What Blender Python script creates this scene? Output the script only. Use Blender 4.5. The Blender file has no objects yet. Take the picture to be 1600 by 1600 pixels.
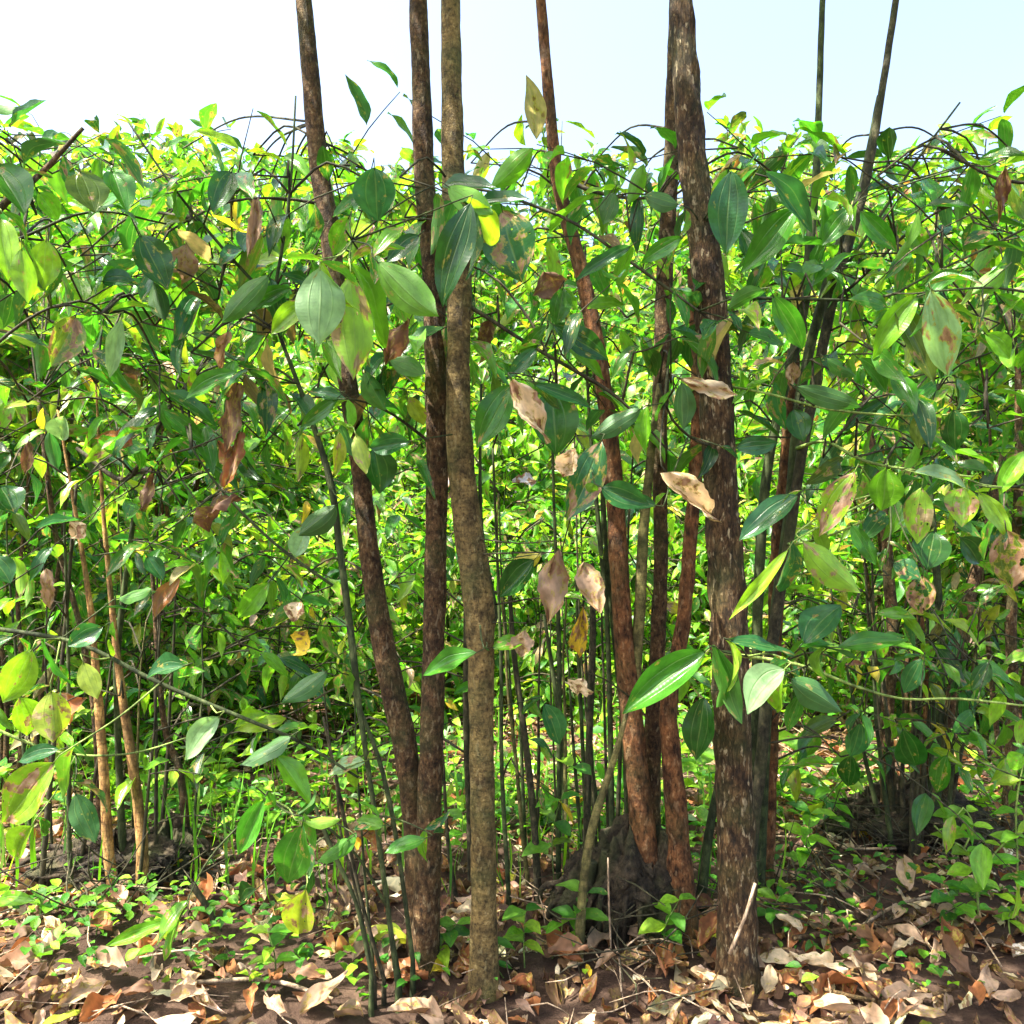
import bpy, math, random
import numpy as np
from mathutils import Vector

# ------------------------------------------------------------------ scene, camera, light
SC = bpy.context.scene
COL = SC.collection
RS = np.random.RandomState(11)
random.seed(5)
CZ = 1.02          # camera height
F = 1256.0         # focal length in photo pixels (1600 wide)

cam_d = bpy.data.cameras.new('camera')
cam_d.lens = 36.0 * F / 1600.0
cam_d.sensor_width = 36
cam_d.clip_start = 0.05
cam_d.clip_end = 2000
cam = bpy.data.objects.new('camera', cam_d)
cam.location = (0, 0, CZ)
cam.rotation_euler = (math.radians(90), 0, 0)
COL.objects.link(cam)
SC.camera = cam

SUN_EL, SUN_AZ = math.radians(62), math.radians(-112)     # azimuth from +Y towards +X
world = bpy.data.worlds.new('World')
SC.world = world
world.use_nodes = True
nt = world.node_tree
bg = nt.nodes['Background']
sky = nt.nodes.new('ShaderNodeTexSky')
sky.sky_type = 'NISHITA'
sky.sun_disc = False
sky.sun_elevation = SUN_EL
sky.sun_rotation = SUN_AZ
sky.air_density = 1.0
sky.dust_density = 5.0
sky.ozone_density = 1.0
nt.links.new(sky.outputs[0], bg.inputs[0])
bg.inputs[1].default_value = 0.15

sun_d = bpy.data.lights.new('sun', 'SUN')
sun_d.energy = 4.8
sun_d.angle = math.radians(0.5)
sun_d.color = (1.0, 0.95, 0.86)
sun = bpy.data.objects.new('sun', sun_d)
sv = Vector((math.sin(SUN_AZ) * math.cos(SUN_EL), math.cos(SUN_AZ) * math.cos(SUN_EL), math.sin(SUN_EL)))
sun.rotation_euler = sv.to_track_quat('Z', 'Y').to_euler()
sun.location = (0, 0, 8)
COL.objects.link(sun)

SC.view_settings.view_transform = 'Standard'
SC.view_settings.look = 'None'
SC.view_settings.exposure = 2.08
SC.view_settings.gamma = 1
SC.cycles.max_bounces = 8
SC.cycles.transmission_bounces = 6
SC.cycles.diffuse_bounces = 4
SC.cycles.glossy_bounces = 3
SC.cycles.transparent_max_bounces = 8


# ------------------------------------------------------------------ materials
def new_mat(name):
    m = bpy.data.materials.new(name)
    m.use_nodes = True
    n = m.node_tree
    for x in list(n.nodes):
        n.nodes.remove(x)
    out = n.nodes.new('ShaderNodeOutputMaterial')
    return m, n, out


def N(n, t, **kw):
    x = n.nodes.new(t)
    for k, v in kw.items():
        setattr(x, k, v)
    return x


def math_(n, op, a, b=None, clamp=False):
    x = N(n, 'ShaderNodeMath', operation=op, use_clamp=clamp)
    for i, v in enumerate((a, b)):
        if v is None:
            continue
        if isinstance(v, (int, float)):
            x.inputs[i].default_value = v
        else:
            n.links.new(v, x.inputs[i])
    return x.outputs[0]


def mixc(n, f, a, b, blend='MIX'):
    x = N(n, 'ShaderNodeMix', data_type='RGBA', blend_type=blend)
    for s, v in ((x.inputs[0], f), (x.inputs[6], a), (x.inputs[7], b)):
        if isinstance(v, (int, float)):
            s.default_value = v
        elif isinstance(v, tuple):
            s.default_value = v if len(v) == 4 else (*v, 1)
        else:
            n.links.new(v, s)
    return x.outputs[2]


def ramp(n, fac, stops):
    r = N(n, 'ShaderNodeValToRGB')
    e = r.color_ramp.elements
    while len(e) > 1:
        e.remove(e[-1])
    e[0].position = stops[0][0]
    c = stops[0][1]
    e[0].color = (*c, 1) if len(c) == 3 else c
    for p, c in stops[1:]:
        x = e.new(p)
        x.color = (*c, 1) if len(c) == 3 else c
    n.links.new(fac, r.inputs[0])
    return r.outputs[0]


def leaf_material(name, rough=0.36, trans=0.42, dead=False, veins=True, spec=0.5):
    m, n, out = new_mat(name)
    L = n.links
    at = N(n, 'ShaderNodeAttribute', attribute_name='lc')
    uv = N(n, 'ShaderNodeAttribute', attribute_name='luv')
    sep = N(n, 'ShaderNodeSeparateXYZ')
    L.new(uv.outputs['Vector'], sep.inputs[0])
    au = math_(n, 'ABSOLUTE', sep.outputs[0])
    base = at.outputs['Color']
    # mottling
    nz = N(n, 'ShaderNodeTexNoise')
    nz.inputs['Scale'].default_value = 2.6
    nz.inputs['Detail'].default_value = 4
    mp = N(n, 'ShaderNodeVectorMath', operation='MULTIPLY')
    mp.inputs[1].default_value = (1.0, 2.4, 60.0)
    L.new(uv.outputs['Vector'], mp.inputs[0])
    L.new(mp.outputs[0], nz.inputs['Vector'])
    mot = ramp(n, nz.outputs[0], [(0.3, (0.7, 0.72, 0.7)), (0.7, (1.25, 1.22, 1.2))])
    base = mixc(n, 1.0, base, mot, 'MULTIPLY')
    bump_h = nz.outputs[0]
    if veins:
        # midrib, two lateral ribs and fine cross veins
        v1 = math_(n, 'SUBTRACT', 1.0, math_(n, 'MULTIPLY', au, 16.0), True)
        v2 = math_(n, 'SUBTRACT', 1.0, math_(n, 'MULTIPLY', math_(n, 'ABSOLUTE', math_(n, 'SUBTRACT', au, 0.47)), 20.0), True)
        fade = math_(n, 'SUBTRACT', 1.0, math_(n, 'MULTIPLY', sep.outputs[1], 0.85), True)
        v2 = math_(n, 'MULTIPLY', v2, fade)
        vv = math_(n, 'MAXIMUM', v1, v2)
        w = N(n, 'ShaderNodeTexWave', wave_type='BANDS', bands_direction='Y')
        w.inputs['Scale'].default_value = 7
        w.inputs['Distortion'].default_value = 2.2
        w.inputs['Detail'].default_value = 1
        L.new(uv.outputs['Vector'], w.inputs['Vector'])
        base = mixc(n, math_(n, 'MULTIPLY', vv, 0.38), base, (0.24, 0.34, 0.10))
        bump_h = math_(n, 'SUBTRACT', math_(n, 'ADD', math_(n, 'MULTIPLY', w.outputs[0], 0.05), math_(n, 'MULTIPLY', nz.outputs[0], 0.5)), math_(n, 'MULTIPLY', vv, 0.9))
    # necrotic patches, amount carried by the leaf itself
    n2 = N(n, 'ShaderNodeTexNoise')
    n2.inputs['Scale'].default_value = 1.5
    n2.inputs['Detail'].default_value = 6
    n2.inputs['Roughness'].default_value = 0.6
    mp2 = N(n, 'ShaderNodeVectorMath', operation='MULTIPLY')
    mp2.inputs[1].default_value = (1.0, 2.6, 111.0)
    L.new(uv.outputs['Vector'], mp2.inputs[0])
    L.new(mp2.outputs[0], n2.inputs['Vector'])
    dmg = math_(n, 'ADD', n2.outputs[0], math_(n, 'MULTIPLY', at.outputs['Alpha'], 0.42))
    halo = ramp(n, dmg, [(0.655, (0, 0, 0)), (0.70, (1, 1, 1))])
    core = ramp(n, dmg, [(0.70, (0, 0, 0)), (0.725, (1, 1, 1))])
    brown = ramp(n, nz.outputs[0], [(0.3, (0.10, 0.045, 0.02)), (0.55, (0.30, 0.17, 0.09)), (0.75, (0.46, 0.33, 0.22))])
    base = mixc(n, math_(n, 'MULTIPLY', halo, 0.75), base, (0.30, 0.27, 0.03))
    base = mixc(n, core, base, brown)
    # worm-eaten holes, only in heavily damaged leaves
    n3 = N(n, 'ShaderNodeTexVoronoi')
    n3.inputs['Scale'].default_value = 2.1
    L.new(mp2.outputs[0], n3.inputs['Vector'])
    hole = math_(n, 'LESS_THAN', n3.outputs['Distance'], math_(n, 'MULTIPLY', math_(n, 'SUBTRACT', at.outputs['Alpha'], 0.24), 0.75))
    ps = N(n, 'ShaderNodeBsdfPrincipled')
    geo = N(n, 'ShaderNodeNewGeometry')
    # the underside is paler and duller than the waxy top
    top = base
    under = mixc(n, 0.22, base, (0.20, 0.36, 0.10)) if not dead else base
    col = mixc(n, geo.outputs['Backfacing'], top, under)
    L.new(col, ps.inputs['Base Color'])
    rg = math_(n, 'ADD', math_(n, 'MULTIPLY', geo.outputs['Backfacing'], 0.2), math_(n, 'ADD', math_(n, 'MULTIPLY', core, 0.3), rough), True)
    L.new(rg, ps.inputs['Roughness'])
    ps.inputs['Specular IOR Level'].default_value = spec
    bp = N(n, 'ShaderNodeBump')
    bp.inputs['Strength'].default_value = 0.4
    bp.inputs['Distance'].default_value = 0.0035
    L.new(bump_h, bp.inputs['Height'])
    L.new(bp.outputs[0], ps.inputs['Normal'])
    tr = N(n, 'ShaderNodeBsdfTranslucent')
    tc = mixc(n, 1.0, base, (1.55, 1.8, 0.75) if not dead else (1.2, 1.0, 0.8), 'MULTIPLY')
    L.new(tc, tr.inputs['Color'])
    ms = N(n, 'ShaderNodeMixShader')
    L.new(math_(n, 'SUBTRACT', trans, math_(n, 'MULTIPLY', core, trans * 0.5)), ms.inputs[0])
    L.new(ps.outputs[0], ms.inputs[1])
    L.new(tr.outputs[0], ms.inputs[2])
    tp = N(n, 'ShaderNodeBsdfTransparent')
    m2 = N(n, 'ShaderNodeMixShader')
    L.new(hole, m2.inputs[0])
    L.new(ms.outputs[0], m2.inputs[1])
    L.new(tp.outputs[0], m2.inputs[2])
    L.new(m2.outputs[0] if name == 'leaf_near' else ms.outputs[0], out.inputs[0])
    return m


def bark_material(name, dark, mid, light, stretch=0.3, rings=0.0, fleck=0.5, moss=0.2, bump=0.006, scale=60, crk=0.55):
    m, n, out = new_mat(name)
    L = n.links
    tc = N(n, 'ShaderNodeTexCoord')
    mp = N(n, 'ShaderNodeVectorMath', operation='MULTIPLY')
    mp.inputs[1].default_value = (1, 1, stretch)
    L.new(tc.outputs['Object'], mp.inputs[0])
    a = N(n, 'ShaderNodeTexNoise')
    a.inputs['Scale'].default_value = scale
    a.inputs['Detail'].default_value = 7
    a.inputs['Roughness'].default_value = 0.65
    L.new(mp.outputs[0], a.inputs['Vector'])
    b = N(n, 'ShaderNodeTexNoise')
    b.inputs['Scale'].default_value = scale * 0.22
    b.inputs['Detail'].default_value = 5
    L.new(tc.outputs['Object'], b.inputs['Vector'])
    vo = N(n, 'ShaderNodeTexVoronoi', feature='DISTANCE_TO_EDGE')
    vo.inputs['Scale'].default_value = scale * 0.9
    wrp = N(n, 'ShaderNodeVectorMath', operation='ADD')
    sc_ = N(n, 'ShaderNodeVectorMath', operation='SCALE')
    sc_.inputs['Scale'].default_value = 0.02
    L.new(a.outputs['Color'], sc_.inputs[0])
    L.new(mp.outputs[0], wrp.inputs[0])
    L.new(sc_.outputs[0], wrp.inputs[1])
    L.new(wrp.outputs[0], vo.inputs['Vector'])
    c = ramp(n, a.outputs[0], [(0.36, dark), (0.48, mid), (0.57, tuple(x * 1.25 for x in mid)), (0.70, light)])
    c2 = ramp(n, b.outputs[0], [(0.38, (0.45, 0.43, 0.40)), (0.62, (1.35, 1.28, 1.15))])
    c = mixc(n, 1.0, c, c2, 'MULTIPLY')
    crack = ramp(n, vo.outputs['Distance'], [(0.0, (1, 1, 1)), (0.09, (0, 0, 0))])
    c = mixc(n, math_(n, 'MULTIPLY', crack, crk), c, tuple(x * 0.45 for x in dark))
    # pale lichen flakes
    f = N(n, 'ShaderNodeTexNoise')
    f.inputs['Scale'].default_value = scale * 0.75
    f.inputs['Detail'].default_value = 3
    mp2 = N(n, 'ShaderNodeVectorMath', operation='MULTIPLY')
    mp2.inputs[1].default_value = (1, 1, 0.4)
    L.new(tc.outputs['Object'], mp2.inputs[0])
    L.new(mp2.outputs[0], f.inputs['Vector'])
    fl = ramp(n, f.outputs[0], [(0.60, (0, 0, 0)), (0.66, (1, 1, 1))])
    c = mixc(n, math_(n, 'MULTIPLY', fl, fleck), c, light)
    # green algae film
    g = N(n, 'ShaderNodeTexNoise')
    g.inputs['Scale'].default_value = 9
    g.inputs['Detail'].default_value = 6
    L.new(tc.outputs['Object'], g.inputs['Vector'])
    gm = ramp(n, g.outputs[0], [(0.48, (0, 0, 0)), (0.68, (1, 1, 1))])
    c = mixc(n, math_(n, 'MULTIPLY', gm, moss), c, (0.075, 0.095, 0.025))
    h = math_(n, 'SUBTRACT', math_(n, 'ADD', a.outputs[0], math_(n, 'MULTIPLY', fl, 0.25)), math_(n, 'MULTIPLY', crack, 0.8 * crk))
    if rings:
        w = N(n, 'ShaderNodeTexWave', wave_type='BANDS', bands_direction='Z')
        w.inputs['Scale'].default_value = 26
        w.inputs['Distortion'].default_value = 5
        w.inputs['Detail'].default_value = 3
        w.inputs['Detail Scale'].default_value = 2
        L.new(tc.outputs['Object'], w.inputs['Vector'])
        rr = ramp(n, w.outputs[0], [(0.0, (1, 1, 1)), (0.16, (0, 0, 0))])
        c = mixc(n, math_(n, 'MULTIPLY', rr, rings), c, tuple(x * 0.5 for x in dark))
        h = math_(n, 'SUBTRACT', h, math_(n, 'MULTIPLY', rr, 0.4 * rings))
    ps = N(n, 'ShaderNodeBsdfPrincipled')
    L.new(c, ps.inputs['Base Color'])
    ps.inputs['Roughness'].default_value = 0.82
    ps.inputs['Specular IOR Level'].default_value = 0.3
    bp = N(n, 'ShaderNodeBump')
    bp.inputs['Strength'].default_value = 1.0
    bp.inputs['Distance'].default_value = bump
    L.new(h, bp.inputs['Height'])
    L.new(bp.outputs[0], ps.inputs['Normal'])
    L.new(ps.outputs[0], out.inputs[0])
    return m


def soil_material(name, c0, c1, c2, scale=14, bump=0.03):
    m, n, out = new_mat(name)
    L = n.links
    tc = N(n, 'ShaderNodeTexCoord')
    a = N(n, 'ShaderNodeTexNoise')
    a.inputs['Scale'].default_value = scale
    a.inputs['Detail'].default_value = 9
    a.inputs['Roughness'].default_value = 0.7
    L.new(tc.outputs['Object'], a.inputs['Vector'])
    c = ramp(n, a.outputs[0], [(0.3, c0), (0.52, c1), (0.72, c2)])
    ps = N(n, 'ShaderNodeBsdfPrincipled')
    L.new(c, ps.inputs['Base Color'])
    ps.inputs['Roughness'].default_value = 0.95
    ps.inputs['Specular IOR Level'].default_value = 0.2
    bp = N(n, 'ShaderNodeBump')
    bp.inputs['Distance'].default_value = bump
    L.new(a.outputs[0], bp.inputs['Height'])
    L.new(bp.outputs[0], ps.inputs['Normal'])
    L.new(ps.outputs[0], out.inputs[0])
    return m


M = {
    'leaf': leaf_material('leaf_far', 0.40, 0.5, veins=False),
    'near': leaf_material('leaf_near', 0.27, 0.40),
    'dead': leaf_material('leaf_dead', 0.6, 0.2, dead=True, veins=False, spec=0.3),
    'herb': leaf_material('leaf_herb', 0.5, 0.45, veins=False, spec=0.35),
    'flake': bark_material('bark_flaking', (0.022, 0.013, 0.006), (0.085, 0.048, 0.020), (0.42, 0.33, 0.19), 0.30, 0, 0.85, 0.45, 0.010, 115, 0.35),
    'olive': bark_material('bark_olive', (0.050, 0.034, 0.012), (0.165, 0.118, 0.044), (0.36, 0.29, 0.13), 0.8, 0.2, 0.45, 0.55, 0.006, 130, 0.12),
    'brown': bark_material('bark_brown', (0.024, 0.014, 0.006), (0.100, 0.056, 0.024), (0.32, 0.24, 0.13), 0.6, 0.15, 0.55, 0.42, 0.008, 120, 0.2),
    'red': bark_material('bark_red', (0.035, 0.015, 0.006), (0.16, 0.068, 0.025), (0.36, 0.22, 0.11), 0.45, 0.1, 0.4, 0.3, 0.007, 105, 0.2),
    'shoot': bark_material('bark_shoot', (0.05, 0.05, 0.015), (0.13, 0.12, 0.04), (0.26, 0.21, 0.09), 0.5, 0.3, 0.4, 0.5, 0.002, 110, 0.15),
    'orange': bark_material('bark_orange', (0.16, 0.08, 0.03), (0.38, 0.22, 0.08), (0.5, 0.38, 0.15), 0.4, 0.3, 0.3, 0.35, 0.002, 70),
    'green': bark_material('bark_green', (0.018, 0.028, 0.010), (0.045, 0.065, 0.022), (0.12, 0.13, 0.06), 0.4, 0, 0.25, 0.3, 0.001, 90),
    'pale': bark_material('stalk_pale', (0.10, 0.16, 0.04), (0.20, 0.30, 0.07), (0.30, 0.38, 0.12), 0.4, 0, 0.2, 0.2, 0.0005, 90),
    'twig': bark_material('twig_dark', (0.02, 0.022, 0.012), (0.05, 0.045, 0.025), (0.14, 0.11, 0.06), 0.5, 0, 0.3, 0.3, 0.001, 120),
    'dry': bark_material('twig_dry', (0.16, 0.11, 0.07), (0.34, 0.26, 0.18), (0.5, 0.42, 0.32), 0.3, 0, 0.3, 0.0, 0.001, 90),
    'stump': bark_material('stump_bark', (0.010, 0.008, 0.005), (0.040, 0.030, 0.018), (0.12, 0.09, 0.055), 0.8, 0, 0.3, 0.5, 0.012, 60, 0.1),
    'soil': soil_material('soil', (0.03, 0.018, 0.012), (0.075, 0.045, 0.03), (0.15, 0.095, 0.06)),
    'cut': soil_material('cut_wood', (0.22, 0.13, 0.07), (0.36, 0.24, 0.14), (0.46, 0.33, 0.2), 60, 0.002),
}


# ------------------------------------------------------------------ mesh helpers
def P(px, py, Y):
    """point that stands at depth Y on the sight line through photo pixel px, py"""
    return np.array([(px - 800.0) / F * Y, Y, CZ - (py - 800.0) / F * Y])


def ground_z(x, y):
    return (0.018 * np.sin(2.3 * x + 1.1) * np.cos(1.9 * y) + 0.012 * np.sin(5.1 * x + 0.4 + 3.2 * y)
            + 0.03 * np.sin(0.7 * x - 0.5 * y) * np.clip((y - 1.5) * 0.5, 0, 1))


class MB:
    def __init__(s):
        s.v, s.f3, s.f4, s.lc, s.luv, s.n = [], [], [], [], [], 0

    def add(s, v, quads=None, tris=None, lc=None, luv=None):
        v = np.asarray(v, dtype=np.float64)
        s.v.append(v)
        if quads is not None and len(quads):
            s.f4.append(np.asarray(quads) + s.n)
        if tris is not None and len(tris):
            s.f3.append(np.asarray(tris) + s.n)
        k = len(v)
        s.lc.append(np.tile(np.array([0.1, 0.1, 0.1, 0.0]), (k, 1)) if lc is None else lc)
        s.luv.append(np.zeros((k, 3)) if luv is None else luv)
        s.n += k

    def mesh(s, name, mat, org=(0, 0, 0), attrs=False, smooth=True):
        v = np.concatenate(s.v) - np.asarray(org)
        f4 = np.concatenate(s.f4) if s.f4 else np.zeros((0, 4), int)
        f3 = np.concatenate(s.f3) if s.f3 else np.zeros((0, 3), int)
        me = bpy.data.meshes.new(name)
        me.vertices.add(len(v))
        me.vertices.foreach_set('co', v.astype(np.float32).ravel())
        nl = len(f4) * 4 + len(f3) * 3
        me.loops.add(nl)
        me.loops.foreach_set('vertex_index', np.concatenate([f4.ravel(), f3.ravel()]).astype(np.int32))
        me.polygons.add(len(f4) + len(f3))
        st = np.concatenate([np.arange(len(f4)) * 4, len(f4) * 4 + np.arange(len(f3)) * 3])
        me.polygons.foreach_set('loop_start', st.astype(np.int32))
        me.update(calc_edges=True)
        me.polygons.foreach_set('use_smooth', np.full(len(me.polygons), smooth))
        if attrs:
            a = me.attributes.new('lc', 'FLOAT_COLOR', 'POINT')
            a.data.foreach_set('color', np.concatenate(s.lc).astype(np.float32).ravel())
            b = me.attributes.new('luv', 'FLOAT_VECTOR', 'POINT')
            b.data.foreach_set('vector', np.concatenate(s.luv).astype(np.float32).ravel())
        me.materials.append(mat)
        me.validate()
        return me

    def build(s, name, mat, parent=None, org=(0, 0, 0), attrs=False, smooth=True):
        return link(name, s.mesh(name, mat, org, attrs, smooth), parent)


def link(name, me, parent=None):
    o = bpy.data.objects.new(name, me)
    COL.objects.link(o)
    if parent is not None:
        o.parent = parent
    return o


def tag(o, label=None, cat=None, group=None, kind=None):
    if label:
        o['label'] = label
    if cat:
        o['category'] = cat
    if group:
        o['group'] = group
    if kind:
        o['kind'] = kind
    return o


def thing(name, loc, label, cat, group=None):
    o = bpy.data.objects.new(name, None)
    o.empty_display_size = 0.1
    COL.objects.link(o)
    o.location = tuple(loc)
    return tag(o, label, cat, group)


def spline(pts, step):
    """Catmull-Rom through rows of any width (xyz, radius), about one sample per step metres"""
    p = np.asarray(pts, float)
    if len(p) == 2:
        k = max(2, int(np.linalg.norm(p[1, :3] - p[0, :3]) / step) + 1)
        t = np.linspace(0, 1, k)[:, None]
        return p[0] * (1 - t) + p[1] * t
    q = np.vstack([2 * p[0] - p[1], p, 2 * p[-1] - p[-2]])
    out = []
    for i in range(1, len(q) - 2):
        k = max(1, int(np.linalg.norm(q[i + 1, :3] - q[i, :3]) / step))
        for j in range(k):
            t = j / k
            out.append(0.5 * ((2 * q[i]) + (-q[i - 1] + q[i + 1]) * t + (2 * q[i - 1] - 5 * q[i] + 4 * q[i + 1] - q[i + 2]) * t * t
                              + (-q[i - 1] + 3 * q[i] - 3 * q[i + 1] + q[i + 2]) * t ** 3))
    out.append(p[-1])
    return np.array(out)


def tube(mb, path, sides=8, rough=0.0, seed=0):
    """path rows: x y z r"""
    path = np.asarray(path, float)
    n = len(path)
    d = np.gradient(path[:, :3], axis=0)
    d /= np.linalg.norm(d, axis=1)[:, None] + 1e-9
    ref = np.array([0.31, 0.95, 0.05]) if abs(d[:, 2]).mean() > 0.6 else np.array([0.05, 0.1, 0.99])
    a = np.cross(d, ref)
    a /= np.linalg.norm(a, axis=1)[:, None] + 1e-9
    b = np.cross(d, a)
    th = np.arange(sides) / sides * 2 * math.pi
    r = np.maximum(path[:, 3], 0.0004)[:, None] * np.ones(sides)
    if rough:
        s = np.cumsum(np.r_[0, np.linalg.norm(np.diff(path[:, :3], axis=0), axis=1)])[:, None]
        rs = np.random.RandomState(seed + 77)
        for q in range(7):
            kk = rs.randint(1, 6)
            fz = rs.uniform(6, 70)
            r = r * (1 + rough * rs.uniform(0.3, 1.0) * np.sin(kk * th[None, :] + fz * s + rs.uniform(0, 6.28)) * 0.45)
        r = r * (1 + rough * rs.normal(0, 0.25, r.shape))
    v = (path[:, None, :3] + r[:, :, None] * (np.cos(th)[None, :, None] * a[:, None, :] + np.sin(th)[None, :, None] * b[:, None, :])).reshape(-1, 3)
    i = np.arange(n - 1)[:, None] * sides
    j = np.arange(sides)[None, :]
    j2 = (j + 1) % sides
    q = np.stack([i + j, i + sides + j, i + sides + j2, i + j2], -1).reshape(-1, 4)
    v = np.vstack([v, path[0, :3], path[-1, :3]])
    c0, c1 = len(v) - 2, len(v) - 1
    jj = np.arange(sides)
    t0 = np.stack([np.full(sides, c0), jj, (jj + 1) % sides], -1)
    o = (n - 1) * sides
    t1 = np.stack([np.full(sides, c1), o + (jj + 1) % sides, o + jj], -1)
    mb.add(v, q, np.vstack([t0, t1]))


def leaf_template(nu, nv, wl=0.40, fold=0.18, droop=0.25, wave=0.03, twist=0.0, seed=0, crumple=0.0, tip=0.9):
    """unit-length leaf: base at the origin, axis +Y, upper face +Z"""
    rs = np.random.RandomState(seed)
    t = np.linspace(0, 1, nv + 1)
    u = np.linspace(-1, 1, nu + 1)
    T, U = np.meshgrid(t, u, indexing='ij')
    w = np.sin(math.pi * np.clip(T, 0, 1) ** 0.93) ** 0.80
    w = w * (1 - 0.10 * T) * np.where(T > 0.82, 1 - (T - 0.82) * tip * 2, 1)
    w[-1] = 0.012
    w[0] = 0.03
    hw = w / w.max() * wl * 0.5
    x = U * hw
    y = T.copy()
    z = fold * np.abs(U) ** 1.4 * hw * 1.6 - droop * T ** 2
    ph = rs.uniform(0, 6.28, 4)
    z += wave * np.sin(T * 13 + ph[0] + U * 1.5) * np.abs(U) * 0.8
    z += wave * 0.8 * np.sin(T * 7 + ph[1]) * U
    x += 0.02 * np.sin(T * 5 + ph[2]) * T + rs.normal(0, 0.03) * T * T
    if crumple:
        x *= 1 - crumple * 0.45 * (0.5 + 0.5 * np.sin(T * 6 + ph[3]))
        z += crumple * (0.10 * np.sin(U * 3.1 + T * 5 + ph[0]) + 0.07 * np.sin(T * 14 + U * 4 + ph[1]) * np.abs(U) + 0.13 * U * np.sin(T * 4 + ph[2]))
        z += rs.normal(0, 0.012 * crumple, z.shape)
        hw2 = 1 + rs.normal(0, 0.12 * crumple, (nv + 1, 1))
        x *= hw2
    y = y - 0.35 * droop ** 2 * T ** 2
    ang = twist * T
    x, z = x * np.cos(ang) - z * np.sin(ang), x * np.sin(ang) + z * np.cos(ang)
    v = np.stack([x, y, z], -1).reshape(-1, 3)
    i = np.arange(nv)[:, None] * (nu + 1)
    j = np.arange(nu)[None, :]
    q = np.stack([i + j, i + j + 1, i + nu + 1 + j + 1, i + nu + 1 + j], -1).reshape(-1, 4)
    luv = np.stack([U, T, np.zeros_like(U)], -1).reshape(-1, 3)
    return v, q, luv


def scatter_leaves(mb, tmpls, pos, dirs, ups, size, cols, wid=None):
    """many leaves at once; dirs = axis, ups = approximate upper side"""
    n = len(pos)
    if n == 0:
        return
    d = dirs / (np.linalg.norm(dirs, axis=1)[:, None] + 1e-9)
    x = np.cross(d, ups)
    x /= np.linalg.norm(x, axis=1)[:, None] + 1e-9
    z = np.cross(x, d)
    which = RS.randint(0, len(tmpls), n)
    seeds = RS.uniform(0, 1, n)
    wid = np.ones(n) if wid is None else wid
    for k, (v, q, luv) in enumerate(tmpls):
        s = np.where(which == k)[0]
        if not len(s):
            continue
        V = (v[None, :, 0, None] * (x[s] * wid[s][:, None])[:, None, :] + v[None, :, 1, None] * d[s][:, None, :] + v[None, :, 2, None] * z[s][:, None, :])
        V = V * size[s][:, None, None] + pos[s][:, None, :]
        nvt = len(v)
        Q = (q[None] + (np.arange(len(s)) * nvt)[:, None, None]).reshape(-1, 4)
        LC = np.repeat(cols[s], nvt, axis=0)
        LU = np.tile(luv, (len(s), 1))
        LU[:, 2] = np.repeat(seeds[s], nvt)
        mb.add(V.reshape(-1, 3), Q, None, LC, LU)


FAR_T = [leaf_template(2, 5, wl=w, fold=f, droop=d, wave=0.03, twist=t, seed=i)
         for i, (w, f, d, t) in enumerate([(0.40, 0.3, 0.2, 0), (0.36, 0.15, 0.35, 0.3), (0.44, 0.4, 0.1, -0.2), (0.38, 0.3, 0.5, 0.2), (0.33, 0.6, 0.3, -0.5)])]
DEAD_T = [leaf_template(4, 8, wl=w, fold=f, droop=d, twist=t, seed=20 + i, crumple=c)
          for i, (w, f, d, t, c) in enumerate([(0.42, 0.2, 0.1, 0.1, 0.3), (0.38, 0.6, 0.2, 0.4, 0.5), (0.46, -0.3, -0.15, -0.2, 0.4), (0.36, 1.2, 0.3, -0.6, 0.8), (0.44, -0.6, 0.15, 0.3, 0.4)])]
HERB_T = [leaf_template(2, 4, wl=w, fold=0.3, droop=d, seed=40 + i) for i, (w, d) in enumerate([(0.6, 0.2), (0.5, 0.4), (0.7, 0.1)])]
BLADE_T = [leaf_template(1, 6, wl=0.035, fold=0, droop=d, seed=50 + i, wave=0.0) for i, d in enumerate([0.3, 0.55, 0.1])]

# real leaf colours
PAL = {
    'mid': (0.045, 0.170, 0.014), 'fresh': (0.115, 0.29, 0.016), 'lime': (0.21, 0.38, 0.02), 'dark': (0.020, 0.085, 0.012),
    'blue': (0.028, 0.115, 0.032), 'olive': (0.09, 0.14, 0.018), 'yellow': (0.55, 0.40, 0.03), 'rust': (0.26, 0.10, 0.035),
    'brown': (0.16, 0.085, 0.045), 'tan': (0.60, 0.47, 0.29), 'pink': (0.38, 0.26, 0.165), 'pale': (0.22, 0.36, 0.17),
    'lav': (0.50, 0.50, 0.52), 'yg': (0.30, 0.36, 0.03),
}


def pick_cols(n, wts, dmg=(0.0, 0.35), jit=0.18, rs=RS):
    ks = list(wts)
    w = np.array([wts[k] for k in ks], float)
    idx = rs.choice(len(ks), n, p=w / w.sum())
    c = np.array([PAL[k] for k in ks])[idx]
    c = c * np.exp(rs.normal(0, jit, (n, 1))) * np.exp(rs.normal(0, 0.06, (n, 3)))
    a = rs.uniform(dmg[0], dmg[1], (n, 1)) ** 1.0
    return np.hstack([np.clip(c, 0, 0.8), a])


GREENS = {'mid': 34, 'fresh': 32, 'lime': 18, 'dark': 6, 'blue': 9, 'olive': 3, 'yg': 5, 'yellow': 1, 'brown': 1.8, 'pink': 1.6, 'rust': 1}
YOUNG = {'fresh': 44, 'lime': 22, 'mid': 24, 'blue': 6, 'yg': 4, 'yellow': 0.8, 'pink': 1.2, 'brown': 1.2}

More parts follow.
